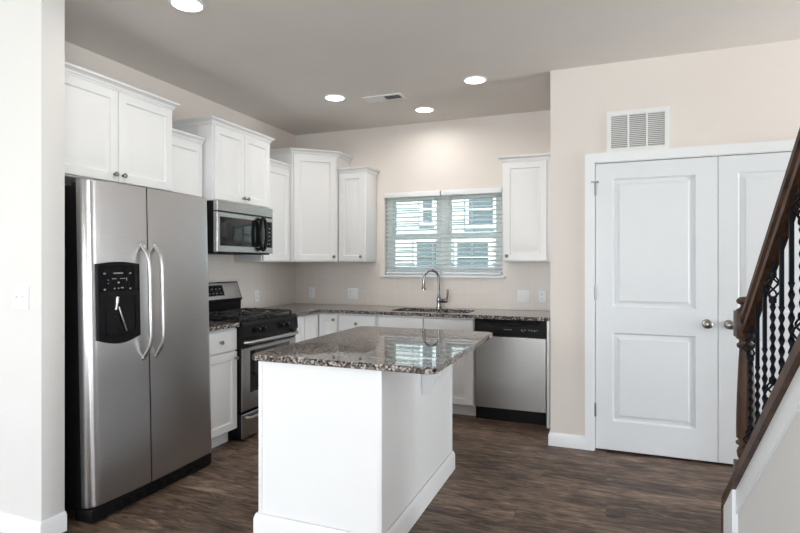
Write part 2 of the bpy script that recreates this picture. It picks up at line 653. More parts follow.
structure('wall_west', mb, 'wall_paint', 'living room side wall out of view')
mb = MB().box((EAST_X, REAR_Y, 0), (EAST_X + .15, -2.6, CH)).box((EAST_X, -.6, 0), (EAST_X + .15, 2.75, CH))
mb.box((EAST_X, -2.6, 0), (EAST_X + .15, -.6, .6)).box((EAST_X, -2.6, 2.3), (EAST_X + .15, -.6, CH))
structure('wall_right', mb, 'wall_paint', 'wall beyond the staircase')
for k, (x0, x1) in enumerate(RW):
    w = thing('window_%d' % (k + 2), (x0, REAR_Y, .6), 'assumed living room window behind the photographer, added for the rear fill', 'window', None, 'structure')  # unseen windows, assumed and added as openings for the rear fill lights
    mb = MB()
    mb.ring(frame((0, REAR_Y - .1, 0), (-1, 0, 0), (0, 0, 1)), -x1, .6, -x0, 2.3, .06, 0, .06)
    mb.box((x0 + .06, REAR_Y - .095, 1.42), (x1 - .06, REAR_Y - .045, 1.48))
    mb.build('window_frame', 'trim_white', w)
    MB().box((x0 + .05, REAR_Y - .075, .65), (x1 - .05, REAR_Y - .07, 2.25)).build('pane', 'window_glass', w)

t = thing('added_floor_lamp', (-1.2, -2.6, 0), 'slim unseen torchiere, added to brighten the ceiling', 'lamp')  # invented lamp, only here to carry the ceiling fill
MB().lathe([(0, 0), (.13, 0), (.13, .015), (.02, .03), (0, .03)], Matrix.Translation((-1.2, -2.6, 0)), 24).build('base', 'knob_metal', t)
MB().cyl((-1.2, -2.6, .02), (-1.2, -2.6, 1.74), .012, 12).build('pole', 'knob_metal', t)
MB().lathe([(0, 1.74), (.06, 1.745), (.14, 1.78), (.18, 1.85), (.176, 1.85), (.136, 1.785), (.05, 1.752), (0, 1.75)], Matrix.Translation((-1.2, -2.6, 0)), 28).build('lamp_shade', 'ceramic_white', t)
for k, (wx, sg, lab) in enumerate(((EAST_X, 1, 'unseen side window, added to light the cabinet fronts'), (WEST_X, -1, 'unseen window, added to light the stair wall'))):
    w = thing('window_%d' % (k + 4), (wx, -1.6, .6), lab, 'window', None, 'structure')  # invented windows for the side and west fill lights
    mb = MB().ring(frame((wx + sg * .1, 0, 0), (0, -sg, 0), (0, 0, 1)), min(2.6 * sg, .6 * sg), .6, max(2.6 * sg, .6 * sg), 2.3, .06, 0, .06)
    mb.box((wx + sg * .045, -2.54, 1.42), (wx + sg * .095, -.66, 1.48))
    mb.build('window_frame', 'trim_white', w)
    MB().box((wx + sg * .07, -2.55, .65), (wx + sg * .075, -.65, 2.25)).build('pane', 'window_glass', w)
# baseboards
BB = [(0, 0), (.014, 0), (.014, .075), (.009, .088), (.006, .095), (0, .095)]
mb = MB().sweep([(WEST_X, 1.75), (-2.522, 1.75), (-2.522, 1.87)], BB, side=1)
structure('baseboard_left', mb, 'trim_white', 'white baseboard around the foot of the pale wall end', 'baseboard')
mb = MB().sweep([(CE, CW + .4), (CE, CW), (DX0 - .068, CW)], BB, side=1)
bbk = structure('baseboard_right', mb, 'trim_white', 'white baseboard beside the closet doors', 'baseboard')
# door casing (swept in the wall plane)
CAS = [(.005, 0), (.005, .012), (.02, .017), (.045, .014), (.06, .018), (.068, .018), (.068, 0)]
Mc = frame((0, CW, 0), (1, 0, 0), (0, 0, 1))
mb = MB().sweep([(DX0, 0), (DX0, DZ), (DX1, DZ), (DX1, 0)], CAS, M=Mc, side=-1)
structure('trim_1', mb, 'trim_white', 'white moulded casing around the double closet doors', 'door casing')
mb = MB()
mb.box((DX0 - .004, CW, 0), (DX0, CW + .115, DZ)).box((DX1, CW, 0), (DX1 + .004, CW + .115, DZ)).box((DX0, CW, DZ), (DX1, CW + .115, DZ + .004))
structure('trim_2', mb, 'trim_white', 'white jamb lining the closet door opening', 'door jamb')

# closet doors
MOULD = [(0, 0), (.004, -.005), (.011, -.015), (.022, -.015), (.044, -.005), (.046, -.003), (.05, -.003)]
DW = 0.7585


def closet_door(name, x0, label, hinge_left):
    t = thing(name, (x0, CW + .006, .012), label, 'door', None, 'structure')
    Mx = frame((x0, CW + .04, .014), (1, 0, 0), (0, 0, 1))
    h = DZ - .014 - .004
    hol = [(.113, .205, DW - .127, .83), (.113, 1.01, DW - .127, 1.915)]
    MB().panel(Mx, DW, h, .035, hol, MOULD, .003).build('door_panel', 'door_white', t)
    kx = x0 + DW - .062 if hinge_left else x0 + .062
    k = MB()
    Mk = frame((kx, CW + .005, .93), (1, 0, 0), (0, 0, 1))
    k.lathe([(.0, 0), (.031, 0), (.031, .004), (.027, .008), (.012, .01), (.011, .03), (.016, .036), (.025, .044), (.0275, .053), (.025, .062), (.016, .068), (.0, .07)], Mk, 24)
    k.build('door_knob', 'nickel', t)
    hx = x0 - .0015 if hinge_left else x0 + DW + .0015
    for z in (1.86, 1.12, .29):
        hb = MB()
        hb.cyl((hx, CW - .006, z - .045), (hx, CW - .006, z + .045), .0065, 10)
        hb.cyl((hx, CW - .006, z + .045), (hx, CW - .006, z + .052), .004, 8)
        if hinge_left and z > 1.8:
            hb.box((hx - .026, CW - .03, z + .046), (hx + .02, CW - .004, z + .054), .002)
            hb.cyl((hx - .024, CW - .022, z + .05), (hx - .024, CW - .004, z + .05), .006, 8)
            hb.cyl((hx + .018, CW - .022, z + .05), (hx + .018, CW + .006, z + .05), .006, 8)
        hb.build('hinge', 'nickel', t)
    cx = x0 + DW - .06 if hinge_left else x0 + .06
    MB().box((cx - .03, CW + .006, DZ - .0035), (cx + .03, CW + .03, DZ - .0005)).build('ball_catch', 'nickel', t)
    return t


closet_door('door_1', DX0 + .003, 'white two-panel closet door with its whole face in view, hinged beside the baseboard', True)
closet_door('door_2', DX0 + .006 + DW, 'white two-panel closet door partly hidden behind the stair railing', False)

# return air grille above the closet doors
g = thing('return_air_grille', (.205, CW, 2.105), 'white three-section return air grille on the wall above the closet doors', 'vent')
gx0, gx1, gz0, gz1 = .004, .404, 2.108, 2.40
mb = MB()
Mg = frame((gx0, CW, gz0), (1, 0, 0), (0, 0, 1))
W_, H_ = gx1 - gx0, gz1 - gz0
cells = []
mb.box((0, .03, 0), (.03, H_ - .03, .012), M=Mg).box((W_ - .03, .03, 0), (W_, H_ - .03, .012), M=Mg)
mb.box((0, 0, 0), (W_, .03, .012), M=Mg).box((0, H_ - .03, 0), (W_, H_, .012), M=Mg)
cw = (W_ - .06 - .024) / 3
for k in range(2):
    u = .03 + (k + 1) * cw + k * .012
    mb.box((u, .03, 0), (u + .012, H_ - .03, .010), M=Mg)
mb.build('grille_frame', 'vent_white', g)
MB().box((.02, .02, .0005), (W_ - .02, H_ - .02, .002), M=Mg).build('backing', 'vent_grey', g)
for k in range(3):
    u = .03 + k * (cw + .012)
    mb = MB()
    nl = 18
    for i in range(nl):
        v = .034 + i * (H_ - .068) / (nl - 1)
        r0 = [Mg @ Vector((u, v + .004, .002)), Mg @ Vector((u, v - .004, .009)), Mg @ Vector((u, v - .0025, .0095)), Mg @ Vector((u, v + .0055, .0025))]
        r1 = [p + Vector((cw, 0, 0)) for p in r0]
        mb.loops([r0, r1])
    mb.build('louver_panel', 'vent_white', g)

# ------------------------------------------------------------------ kitchen window with blinds
w = thing('window_1', (-1.527, BW + .1, WZ0), 'white double-hung twin window over the sink', 'window', None, 'structure')
mb = MB()
wy0, wy1 = BW + .085, BW + .135
xm = -1.527
Mw = frame((0, wy1, 0), (1, 0, 0), (0, 0, 1))
mb.ring(Mw, WX0, WZ0, WX1, WZ1, .05, 0, .05)
mb.box((xm - .045, wy0, WZ0 + .05), (xm + .045, wy1, WZ1 - .05))
mb.build('window_frame', 'trim_white', w)
zm = 1.60
for x0, x1 in ((WX0 + .05, xm - .045), (xm + .045, WX1 - .05)):
    for lo, hi, yy in ((WZ0 + .05, zm + .02, wy0 + .004), (zm - .02, WZ1 - .05, wy0 + .025)):
        s_ = MB()
        s_.ring(frame((0, yy + .02, 0), (1, 0, 0), (0, 0, 1)), x0, lo, x1, hi, .034, 0, .02)
        so = s_.build('sash', 'trim_white', w)
        MB().box((x0 + .03, yy + .008, lo + .03), (x1 - .03, yy + .012, hi - .03)).build('pane', 'window_glass', so)
mb = MB()
mb.box((WX0 - .045, BW - .03, WZ0 - .024), (WX1 + .03, BW, WZ0), .004)
mb.box((WX0 - .0, BW - .001, WZ0 - .02), (WX1, wy0, WZ0 + .001))
structure('trim_3', mb, 'trim_white', 'white window sill above the sink', 'window sill')


def blind(x0, x1, label):
    t = thing('window_blind', ((x0 + x1) / 2, BW + .04, WZ1), label, 'blind', 'window blinds over the sink')
    mb = MB()
    mb.box((x0, BW - .012, WZ1 - .052), (x1, BW + .004, WZ1 - .001), .004)
    mb.box((x0 + .004, BW + .004, WZ1 - .04), (x1 - .004, BW + .06, WZ1 - .004))
    mb.build('headrail', 'trim_white', t)
    pitch = .0445
    z = WZ1 - .075
    tilt = R(21)
    n = 0
    while z > WZ0 + .045:
        s_ = MB()
        rings = []
        for xx in (x0 + .006, x1 - .006):
            r_ = []
            pts = []
            for k in range(5):
                q = -1 + k * .5
                pts.append((q * .025, .003 * (1 - q * q)))
            full = [(a, c + .0014) for a, c in pts] + [(a, c - .0014) for a, c in reversed(pts)]
            for a, c in full:
                r_.append(Vector((xx, BW + .034 + a * math.cos(tilt) - c * math.sin(tilt), z + a * math.sin(tilt) + c * math.cos(tilt))))
            rings.append(r_)
        s_.loops(rings)
        s_.build('slat', 'slat_white', t)
        z -= pitch
        n += 1
    MB().box((x0 + .006, BW + .009, WZ0 + .012), (x1 - .006, BW + .059, WZ0 + .03), .004).build('bottom_rail', 'trim_white', t)
    for f in (.14, .5, .86):
        cx = x0 + (x1 - x0) * f
        c_ = MB()
        for yy in (BW + .008, BW + .06):
            c_.box((cx - .0015, yy - .001, WZ0 + .02), (cx + .0015, yy + .001, WZ1 - .04))
        c_.build('ladder_cord', 'slat_white', t)
    cx = x0 + .07
    c_ = MB()
    c_.cyl((cx, BW + .0, WZ1 - .05), (cx, BW + .0, WZ1 - .48), .003, 8)
    c_.build('tilt_wand', 'slat_white', t)
    return t


blind(WX0 + .004, xm - .006, 'white horizontal-slat blind on the window half beside the short wall cabinet')
blind(xm + .002, WX1 - .004, 'white horizontal-slat blind on the window half nearer the dishwasher side')

# outside: neighbouring house and lawn
structure('ground', MB().box((-30, BW + .3, -.6), (20, 40, -.4)), 'lawn', 'green lawn outside the window', 'ground')
h = thing('house', (-3, 11, -.4), 'pale neighbouring house seen through the window blinds', 'house')
mb = MB()
mb.box((-11, 11, -.45), (5, 17, 5.4))
nb = 40
for i in range(nb):
    z0 = -.4 + i * .145
    r0 = [Vector((-11, 11, z0)), Vector((-11, 10.975, z0)), Vector((-11, 10.998, z0 + .145)), Vector((-11, 11, z0 + .145))]
    mb.loops([r0, [p + Vector((16, 0, 0)) for p in r0]])
mb.build('siding_wall', 'siding', h)
mb = MB()
mb.prism([(-.5, 5.3), (3, 7.8), (6.5, 5.3)], frame((-11.4, 11, 0), (0, 1, 0), (0, 0, 1)), 0, 16.8)
mb.build('house_roof', 'shingle', h)
for x0, x1, z0, z1 in ((-2.70, -2.18, 2.12, 2.78), (-3.72, -3.50, 2.2, 2.8), (-3.86, -3.34, 1.15, 1.8), (-2.95, -2.28, 1.15, 1.78), (-4.9, -4.4, 1.2, 1.8), (-1.4, -.9, 2.1, 2.7)):
    f = MB()
    f.ring(frame((0, 11, 0), (1, 0, 0), (0, 0, 1)), x0 - .06, z0 - .06, x1 + .06, z1 + .06, .06, 0, .07)
    f.box((x0, 10.94, (z0 + z1) / 2 - .02), (x1, 10.999, (z0 + z1) / 2 + .02))
    fo = f.build('house_window', 'trim_white', h)
    MB().box((x0, 10.955, z0), (x1, 10.99, z1)).build('pane', 'house_pane', fo)

# ------------------------------------------------------------------ backsplash
mb = MB()
mb.box((LW, BW - .006, CT + .001), (WX0 - .046, BW, 1.365)).box((WX0 - .046, BW - .006, CT + .001), (WX1 + .031, BW, WZ0 - .025)).box((WX1 + .031, BW - .006, CT + .001), (CE, BW, 1.365))
mb.box((LW, 2.86, CT + .001), (LW + .006, BW - .006, 1.365))
structure('trim_4', mb, 'beige_tile', 'beige square tile backsplash behind range and sink', 'backsplash')

# ------------------------------------------------------------------ cabinets
RAISED = [(0, 0), (.002, -.004), (.006, -.009), (.013, -.010), (.044, -.0015), (.047, -.0008)]
DT = .02


def knob(parent, M):
    k = MB()
    k.lathe([(0, 0), (.008, 0), (.0075, .003), (.0055, .006), (.0055, .013), (.009, .016), (.0145, .019), (.0155, .023), (.013, .027), (.006, .0295), (0, .03)], M, 16)
    return k.build('knob', 'knob_metal', parent)


def cab_door(parent, M, w, h, kn=None, name='door', stile=.055):
    st = min(stile, w * .24)
    sv = min(stile, h * .24)
    o = MB().panel(M, w, h, DT, [(st, sv, w - st, h - sv)], RAISED).build(name, 'cabinet_white', parent)
    if kn:
        knob(o, M @ Matrix.Translation((kn[0], kn[1], DT)))
    return o


def drawer(parent, M, w, h, kn=True):
    o = MB().panel(M, w, h, DT, [], RAISED, .006).build('drawer_front', 'cabinet_white', parent)
    if kn:
        knob(o, M @ Matrix.Translation((w / 2, h / 2, DT)))
    return o


CROWN = [(0, 0), (.006, 0), (.008, .008), (.014, .013), (.016, .022), (.028, .034), (.038, .038), (.040, .050), (-.004, .050)]


def crown(parent, path, z, side):
    mb = MB().sweep(path, [(o, z + q) for o, q in CROWN], side=side)
    # flat lid over the moulding
    return mb.build('crown_molding', 'cabinet_white', parent)


def upper_left(y0, y1, face, z0, z1, ndoors, label, knobs, wall=LW, rv=.012, ret=(True, True)):
    """wall cabinet on the left wall, facing +x; face = door front plane"""
    bx = face - DT
    t = thing('wall_cabinet', ((wall + bx) / 2, (y0 + y1) / 2, z0), label, 'cabinet', 'upper kitchen cabinets')
    mb = MB().box((wall + .002, y0 + .001, z0), (bx, y1 - .001, z1), .002)
    mb.build('cabinet_body', 'cabinet_white', t)
    w = (y1 - y0 - 2 * rv - (ndoors - 1) * .004) / ndoors
    for k in range(ndoors):
        u0 = y0 + rv + k * (w + .004)
        M = frame((bx, u0, z0 + .008), (0, 1, 0), (0, 0, 1))
        cab_door(t, M, w, z1 - z0 - .02, knobs[k] if knobs else None)
    p = [(bx, y0), (bx, y1)]
    if ret[0]:
        p = [(wall + .003, y0)] + p
    if ret[1]:
        p = p + [(wall + .003, y1)]
    crown(t, p, z1 - .006, 1)
    MB().box((wall + .003, y0 + .001, z1), (bx, y1 - .001, z1 + .04)).build('cabinet_top', 'cabinet_white', t)
    return t


ZB = 1.345
wd = (2.86 - 1.97 - .024 - .004) / 2
upper_left(1.97, 2.862, -2.79, 1.822, 2.40, 2, 'white two-door wall cabinet with crown molding directly over the refrigerator',
           [(wd - .028, .045), (.028, .045)])
upper_left(2.866, 3.252, -2.875, ZB, 2.245, 1, 'narrow shallower white wall cabinet between the refrigerator cabinet and the microwave cabinet',
           [(.028, .045)], ret=(False, False))
wd = (4.0 - 3.256 - .024 - .004) / 2
upper_left(3.268, 4.002, -2.79, 1.818, 2.405, 2, 'white two-door wall cabinet with crown molding directly over the microwave',
           [(wd - .028, .04), (.028, .04)])
upper_left(4.004, 4.45, -2.875, ZB, 2.245, 1, 'shallower white wall cabinet between the microwave cabinet and the angled corner cabinet',
           None, ret=(False, False))
# corner cabinet with the angled door
P1, P2 = Vector((-2.86, 4.455)), Vector((-2.53, 4.765))
t = thing('corner_wall_cabinet', (-2.9, 4.85, ZB), 'tall white angled corner wall cabinet reaching above both its neighbours', 'cabinet', 'upper kitchen cabinets')
zt = 2.41
foot = [(LW + .004, P1.y), (P1.x, P1.y), (P2.x, P2.y), (P2.x, BW - .008), (LW + .004, BW - .008)]
MB().prism(foot, Matrix.Identity(4), ZB, zt).build('cabinet_body', 'cabinet_white', t)
du = (P2 - P1).normalized()
L_ = (P2 - P1).length
M = frame((P1.x + du.x * .014, P1.y + du.y * .014, ZB + .008), (du.x, du.y, 0), (0, 0, 1))
cab_door(t, M, L_ - .028, zt - ZB - .02, (L_ - .028 - .03, .045), stile=.06)
crown(t, [(LW + .004, P1.y), (P1.x, P1.y), (P2.x, P2.y), (P2.x, BW - .009)], zt - .006, 1)
MB().prism(foot, Matrix.Identity(4), zt, zt + .04).build('cabinet_top', 'cabinet_white', t)


def upper_back(x0, x1, z0, z1, label, kn, ret=(True, True), filler=None, pr=None):
    by = 4.775 + DT
    t = thing('wall_cabinet', ((x0 + x1) / 2, 4.93, z0), label, 'cabinet', 'upper kitchen cabinets')
    mb = MB().box((x0, by, z0), (x1, BW - .008, z1), .002)
    mb.build('cabinet_body', 'cabinet_white', t)
    rv = .012
    a = x0 + rv
    e = (filler if filler else x1) - rv
    M = frame((a, by, z0 + .008), (1, 0, 0), (0, 0, 1))
    cab_door(t, M, e - a, z1 - z0 - .02, kn(e - a))
    p = [(x0, by), (x1, by)]
    if ret[0]:
        p = [(x0, BW - .009)] + p
    if ret[1]:
        p = p + [(x1, BW - .009)]
    crown(t, p, z1 - .006, 1)
    MB().box((x0, by, z1), (x1, BW - .009, z1 + .04)).build('cabinet_top', 'cabinet_white', t)
    return t


upper_back(-2.525, -2.222, ZB, 2.245, 'short white wall cabinet between the angled corner cabinet and the window', lambda w_: (w_ - .03, .045), ret=(False, True))
upper_back(-.868, CE - .002, ZB, 2.245, 'white wall cabinet over the dishwasher between the window and the closet wall', lambda w_: (.03, .045), ret=(True, False), filler=-.468)

# base cabinets -- left run faces +x, back run faces -y
FX = -2.574                       # door front plane, left run
FY = 4.474                        # door front plane, back run
BX, BY = FX - DT, FY + DT


def base_body_left(t, y0, y1, BX=FX - DT):
    M = frame((0, y0, 0), (-1, 0, 0), (0, 0, 1))       # local x = -world x, extrude along... (u x v) = +y
    poly = [(-BX, .1), (-BX, CB - .002), (-(LW + .008), CB - .002), (-(LW + .008), 0), (-(BX - .065), 0), (-(BX - .065), .1)]
    MB().prism(poly, M, .001, y1 - y0 - .001).build('cabinet_body', 'cabinet_white', t)


def base_body_back(t, x0, x1, z1=None):
    M = frame((x0, 0, 0), (0, 1, 0), (0, 0, 1))        # local x = world y, normal = +x
    zt_ = z1 or CB - .002
    poly = [(BY, .1), (BY, zt_), (BW - .008, zt_), (BW - .008, 0), (BY + .065, 0), (BY + .065, .1)]
    MB().prism(poly, M, .001, x1 - x0 - .001).build('cabinet_body', 'cabinet_white', t)


t = thing('base_cabinet', (-2.88, 3.06, 0), 'white base cabinet with one drawer and a door between refrigerator and range', 'cabinet', 'base kitchen cabinets')
HX = -2.578
base_body_left(t, 2.862, 3.248, HX)
drawer(t, frame((HX, 2.872, .69), (0, 1, 0)), .374, .158)
cab_door(t, frame((HX, 2.872, .108), (0, 1, 0)), .374, .572, (.348, .525))
t = thing('base_cabinet', (-2.88, 4.1, 0), 'narrow white base cabinet door on the far side of the range', 'cabinet', 'base kitchen cabinets')
base_body_left(t, 4.0, 4.22)
cab_door(t, frame((BX, 4.008, .108), (0, 1, 0)), .206, .74, None)
# corner unit, L-shaped
t = thing('corner_base_cabinet', (-2.8, 4.7, 0), 'white corner base cabinet with two doors meeting in the inner corner', 'cabinet', 'base kitchen cabinets')
foot = [(LW + .008, 4.222), (BX, 4.222), (BX, BY), (-2.372, BY), (-2.372, BW - .008), (LW + .008, BW - .008)]
ft2 = [(LW + .008, 4.222), (BX - .065, 4.222), (BX - .065, BY + .065), (-2.372, BY + .065), (-2.372, BW - .008), (LW + .008, BW - .008)]
MB().prism(foot, Matrix.Identity(4), .1, CB - .002).prism(ft2, Matrix.Identity(4), 0, .1).build('cabinet_body', 'cabinet_white', t)
cab_door(t, frame((BX, 4.228, .108), (0, 1, 0)), .236, .74, None)
cab_door(t, frame((FX + .006, BY, .108), (1, 0, 0)), .188, .74, (.16, .69))
t = thing('base_cabinet', (-2.17, 4.8, 0), 'white drawer base cabinet between the corner cabinet and the sink cabinet', 'cabinet', 'base kitchen cabinets')
base_body_back(t, -2.370, -1.972)
drawer(t, frame((-2.362, BY, .69), (1, 0, 0)), .382, .158)
cab_door(t, frame((-2.362, BY, .108), (1, 0, 0)), .382, .572, (.03, .525))
t = thing('sink_cabinet', (-1.51, 4.8, 0), 'white sink base cabinet with two doors and two plain false drawer fronts', 'cabinet', 'base kitchen cabinets')
base_body_back(t, -1.970, -1.056, .62)
MB().box((-1.969, BY, .62), (-1.057, BY + .02, CB - .002)).build('face_rail', 'cabinet_white', t)
for k in range(2):
    x0 = -1.962 + k * .452
    o = MB().panel(frame((x0, BY, .69), (1, 0, 0)), .446, .158, DT, [], RAISED, .006).build('false_front', 'cabinet_white', t)
    cab_door(t, frame((x0, BY, .108), (1, 0, 0)), .446, .572, (.416 if k == 0 else .03, .525))
t = MB().box((-.446, 4.43, 0), (-.424, BW - .008, CB - .002), .002).build('end_panel', 'cabinet_white')
tag(t, 'narrow white end panel standing between dishwasher and closet wall', 'panel')

# countertops
t = MB().box((LW + .008, 2.862, CB), (FX + .042, 3.244, CT), .004).build('countertop', 'granite', smooth=False)
tag(t, 'short speckled granite countertop between refrigerator and range', 'countertop', 'granite countertops')
SX0, SX1, SY0, SY1 = -1.87, -1.13, 4.545, 4.90


def slab_with_hole(outer, hole, z0, z1, bev=.004):
    """flat slab: outer ring (ccw) and a hole ring joined by a bridge of triangles"""
    mb = MB()
    bm = mb.bm
    for z, flip in ((z1, False), (z0, True)):
        vo = [bm.verts.new((x, y, z)) for x, y in outer]
        vh = [bm.verts.new((x, y, z)) for x, y in hole]
        eo = [bm.edges.new((vo[i], vo[(i + 1) % len(vo)])) for i in range(len(vo))]
        eh = [bm.edges.new((vh[i], vh[(i + 1) % len(vh)])) for i in range(len(vh))]
        bmesh.ops.triangle_fill(bm, use_beauty=True, use_dissolve=False, edges=eo + eh)
        if flip:
            lo = (vo, vh)
        else:
            hi = (vo, vh)
    for a, c in zip(lo, hi):
        n = len(a)
        for i in range(n):
            j = (i + 1) % n
            bm.faces.new((a[i], a[j], c[j], c[i]))
    return mb


def rrect(x0, y0, x1, y1, r, n=5):
    pts = []
    for cx, cy, a0 in ((x1 - r, y0 + r, -90), (x1 - r, y1 - r, 0), (x0 + r, y1 - r, 90), (x0 + r, y0 + r, 180)):
        for k in range(n + 1):
            a = R(a0 + 90 * k / n)
            pts.append((cx + r * math.cos(a), cy + r * math.sin(a)))
    return pts


cx_, cy_ = FX + .03, FY - .03
outer = [(LW + .008, 4.0), (cx_, 4.0), (cx_, cy_), (CE - .002, cy_), (CE - .002, BW - .007), (LW + .008, BW - .007)]
t = slab_with_hole(outer, rrect(SX0, SY0, SX1, SY1, .07), CB, CT).build('countertop', 'granite', smooth=False)
tag(t, 'long L-shaped speckled granite countertop around the corner and sink', 'countertop', 'granite countertops')
# sink bowl under the cut-out
mb = MB()
sr = []
for ins, z in ((-.012, CB - .001), (.0, CB - .001), (.004, CB - .03), (.012, CB - .17), (.05, CB - .19)):
    sr.append([Vector((x, y, z)) for x, y in rrect(SX0 + ins, SY0 + ins, SX1 - ins, SY1 - ins, .07)])
sr2 = [[p + Vector((0, 0, 0)) for p in r] for r in sr]
mb.loops(sr2, cap0=False, cap1=True)
sk = mb.build('kitchen_sink', 'dark_steel')
tag(sk, 'dark undermount sink bowl set into the granite below the window', 'sink')

# faucet
fx, fy = -1.52, 4.965
f = thing('kitchen_faucet', (fx, fy, CT), 'chrome gooseneck pull-down faucet with side lever behind the sink', 'faucet')
mb = MB().lathe([(0, 0), (.028, 0), (.028, .006), (.022, .012), (.021, .03), (.019, .055), (.021, .075), (.021, .10), (.016, .115), (.0135, .13), (0, .13)], Matrix.Translation((fx, fy, CT)), 20)
mb.build('faucet_body', 'chrome', f)
pts = [(fx, fy, CT + .12), (fx, fy, CT + .29)]
rad = .072
dirx, diry = -.90, -.43
for k in range(1, 13):
    a = PI * k / 12 * 1.0
    pts.append((fx + dirx * rad * (1 - math.cos(a)), fy + diry * rad * (1 - math.cos(a)), CT + .29 + rad * 1.1 * math.sin(a)))
ex, ey, ez = pts[-1]
pts.append((ex + dirx * .004, ey + diry * .004, ez - .02))
MB().tube(pts, .0115, 12).build('spout', 'chrome', f)
mb = MB().lathe([(0, 0), (.013, 0), (.0145, -.02), (.0145, -.05), (.017, -.062), (.0225, -.085), (.0225, -.095), (.0, -.097)], Matrix.Translation((ex + dirx * .004, ey + diry * .004, ez - .015)), 16)
mb.build('spray_head', 'chrome', f)
mb = MB()
mb.tube([(fx + .008, fy, CT + .075), (fx + .075, fy - .012, CT + .075)], .020, 16)
mb.lathe([(0, 0), (.017, 0), (.018, .008), (.012, .016), (0, .018)], Matrix.Translation((fx + .075, fy - .012, CT + .075)) @ Matrix.Rotation(R(90), 4, 'Y'), 14)
mb.tube([(fx + .072, fy - .012, CT + .08), (fx + .088, fy - .013, CT + .11), (fx + .094, fy - .014, CT + .15), (fx + .092, fy - .014, CT + .188)], [.013, .0105, .0095, .011], 10)
mb.build('lever', 'chrome', f)

# ------------------------------------------------------------------ refrigerator
fy0, fy1, fsp = 1.942, 2.834, 2.312
fr = thing('refrigerator', (-2.42, 2.35, 0), 'stainless steel side-by-side refrigerator with black ice and water dispenser', 'refrigerator')
FXX = -2.412                      # nominal door face
mb = MB()
mb.box((-3.12, fy0 + .012, .05), (-2.505, fy1 - .012, 1.745), .006)
for yy in (fy0 + .08, fy1 - .08):
    mb.cyl((-2.6, yy - .02, .022), (-2.6, yy + .02, .022), .022, 12)
    mb.cyl((-3.08, yy - .02, .04), (-3.08, yy + .02, .04), .022, 12)
mb.build('case', 'black_plastic', fr)


def fridge_door(y0, y1, round_left, name='door'):
    """door slab in plan: gently bowed front, rounded outer corner"""
    prof = [(-2.498, y0), (-2.498, y1)]
    front = []
    N = 14
    r = .05 if round_left else .02
    yc = (fy0 + fy1) / 2
    for k in range(N + 1):
        yy = y1 - (y1 - y0) * k / N
        front.append((FXX - .016 * ((yy - yc) / ((fy1 - fy0) / 2)) ** 2, yy))
    out = []
    for x, yy in front:
        if yy < fy0 + r:
            q = (fy0 + r - yy) / r
            x -= r * (1 - math.sqrt(max(0, 1 - q * q)))
        if yy > fy1 - r:
            q = (yy - fy1 + r) / r
            x -= r * (1 - math.sqrt(max(0, 1 - q * q)))
        out.append((x, yy))
    # extra points through the rounded corner
    def bow(yy):
        return FXX - .016 * ((yy - yc) / ((fy1 - fy0) / 2)) ** 2
    pts = []
    ys = sorted({*[y0 + (y1 - y0) * k / N for k in range(N + 1)], *[fy0 + r * q for q in (0, .03, .1, .2, .35, .55, .8) if y0 < fy0 + .01], *[fy1 - r * q for q in (0, .03, .1, .2, .35, .55, .8) if y1 > fy1 - .01]}, reverse=True)
    for yy in ys:
        x = bow(yy)
        if yy < fy0 + r:
            q = (fy0 + r - yy) / r
            x -= r * (1 - math.sqrt(max(0, 1 - q * q)))
        elif yy > fy1 - r:
            q = (yy - fy1 + r) / r
            x -= r * (1 - math.sqrt(max(0, 1 - q * q)))
        pts.append((x, yy))
    poly = prof + pts
    mb = MB()
    rings = []
    for z, s_ in ((.084, .006), (.09, 0), (1.764, 0), (1.77, .006)):
        rings.append([Vector((x - (s_ if x > -2.49 else 0), yy, z)) for x, yy in poly])
    mb.loops(rings)
    return mb.build(name, 'brushed_steel', fr)


dl = fridge_door(fy0, fsp - .004, True)
dr = fridge_door(fsp + .004, fy1, False)
MB().box((-2.506, fy0 + .015, .1), (-2.497, fy1 - .015, 1.745)).build('door_gasket', 'dark_gap', fr)
# base grille and hinge covers
mb = MB()
mb.box((-2.56, fy0 + .004, .006), (-2.432, fy1 - .004, .078), .012)
for i in range(9):
    yy = fy0 + .14 + i * .075
    mb.box((-2.434, yy, .025), (-2.428, yy + .05, .05), .002)
mb.build('base_grille', 'black_plastic', fr)
for yy in (fy0 + .05, fy1 - .05):
    MB().box((-2.56, yy - .03, 1.733), (-2.5, yy + .03, 1.762), .006).build('hinge_cover', 'black_plastic', fr)
# handles
for yy, par in ((fsp - .040, dl), (fsp + .050, dr)):
    x0 = FXX - .004
    pts = []
    zt_, zb_ = 1.44, .80
    for k in range(17):
        q = k / 16
        z = zb_ + (zt_ - zb_) * q
        e = min(q, 1 - q)
        outw = .058 * (1 - (1 - min(1, e / .17)) ** 2)
        pts.append((x0 + outw, yy, z))
    mb = MB().tube(pts, .0105, 16, flat=1.15)
    for z in (zb_, zt_):
        mb.lathe([(0, -.004), (.015, -.004), (.015, .006), (.011, .012), (0, .012)], Matrix.Translation((x0, yy, z)) @ Matrix.Rotation(R(90), 4, 'Y'), 14)
    mb.build('handle', 'steel_handle', par)
# dispenser
dy0, dy1, dz0, dz1 = 1.985, 2.247, .922, 1.342
d_ = MB()
xf = FXX - .002
Mf = frame((xf, 0, 0), (0, 1, 0), (0, 0, 1))
n = 10
top = [(dy0 + (dy1 - dy0) * k / n, dz1 - .012 + .012 * math.sin(PI * k / n)) for k in range(n + 1)]
bot = [(dy1 - (dy1 - dy0) * k / n, dz0 + .012 - .03 * math.sin(PI * k / n) ** 1.0 + 0.0) for k in range(n + 1)]
cy0, cy1, cz0, cz1 = dy0 + .035, dy1 - .03, dz0 + .035, 1.155
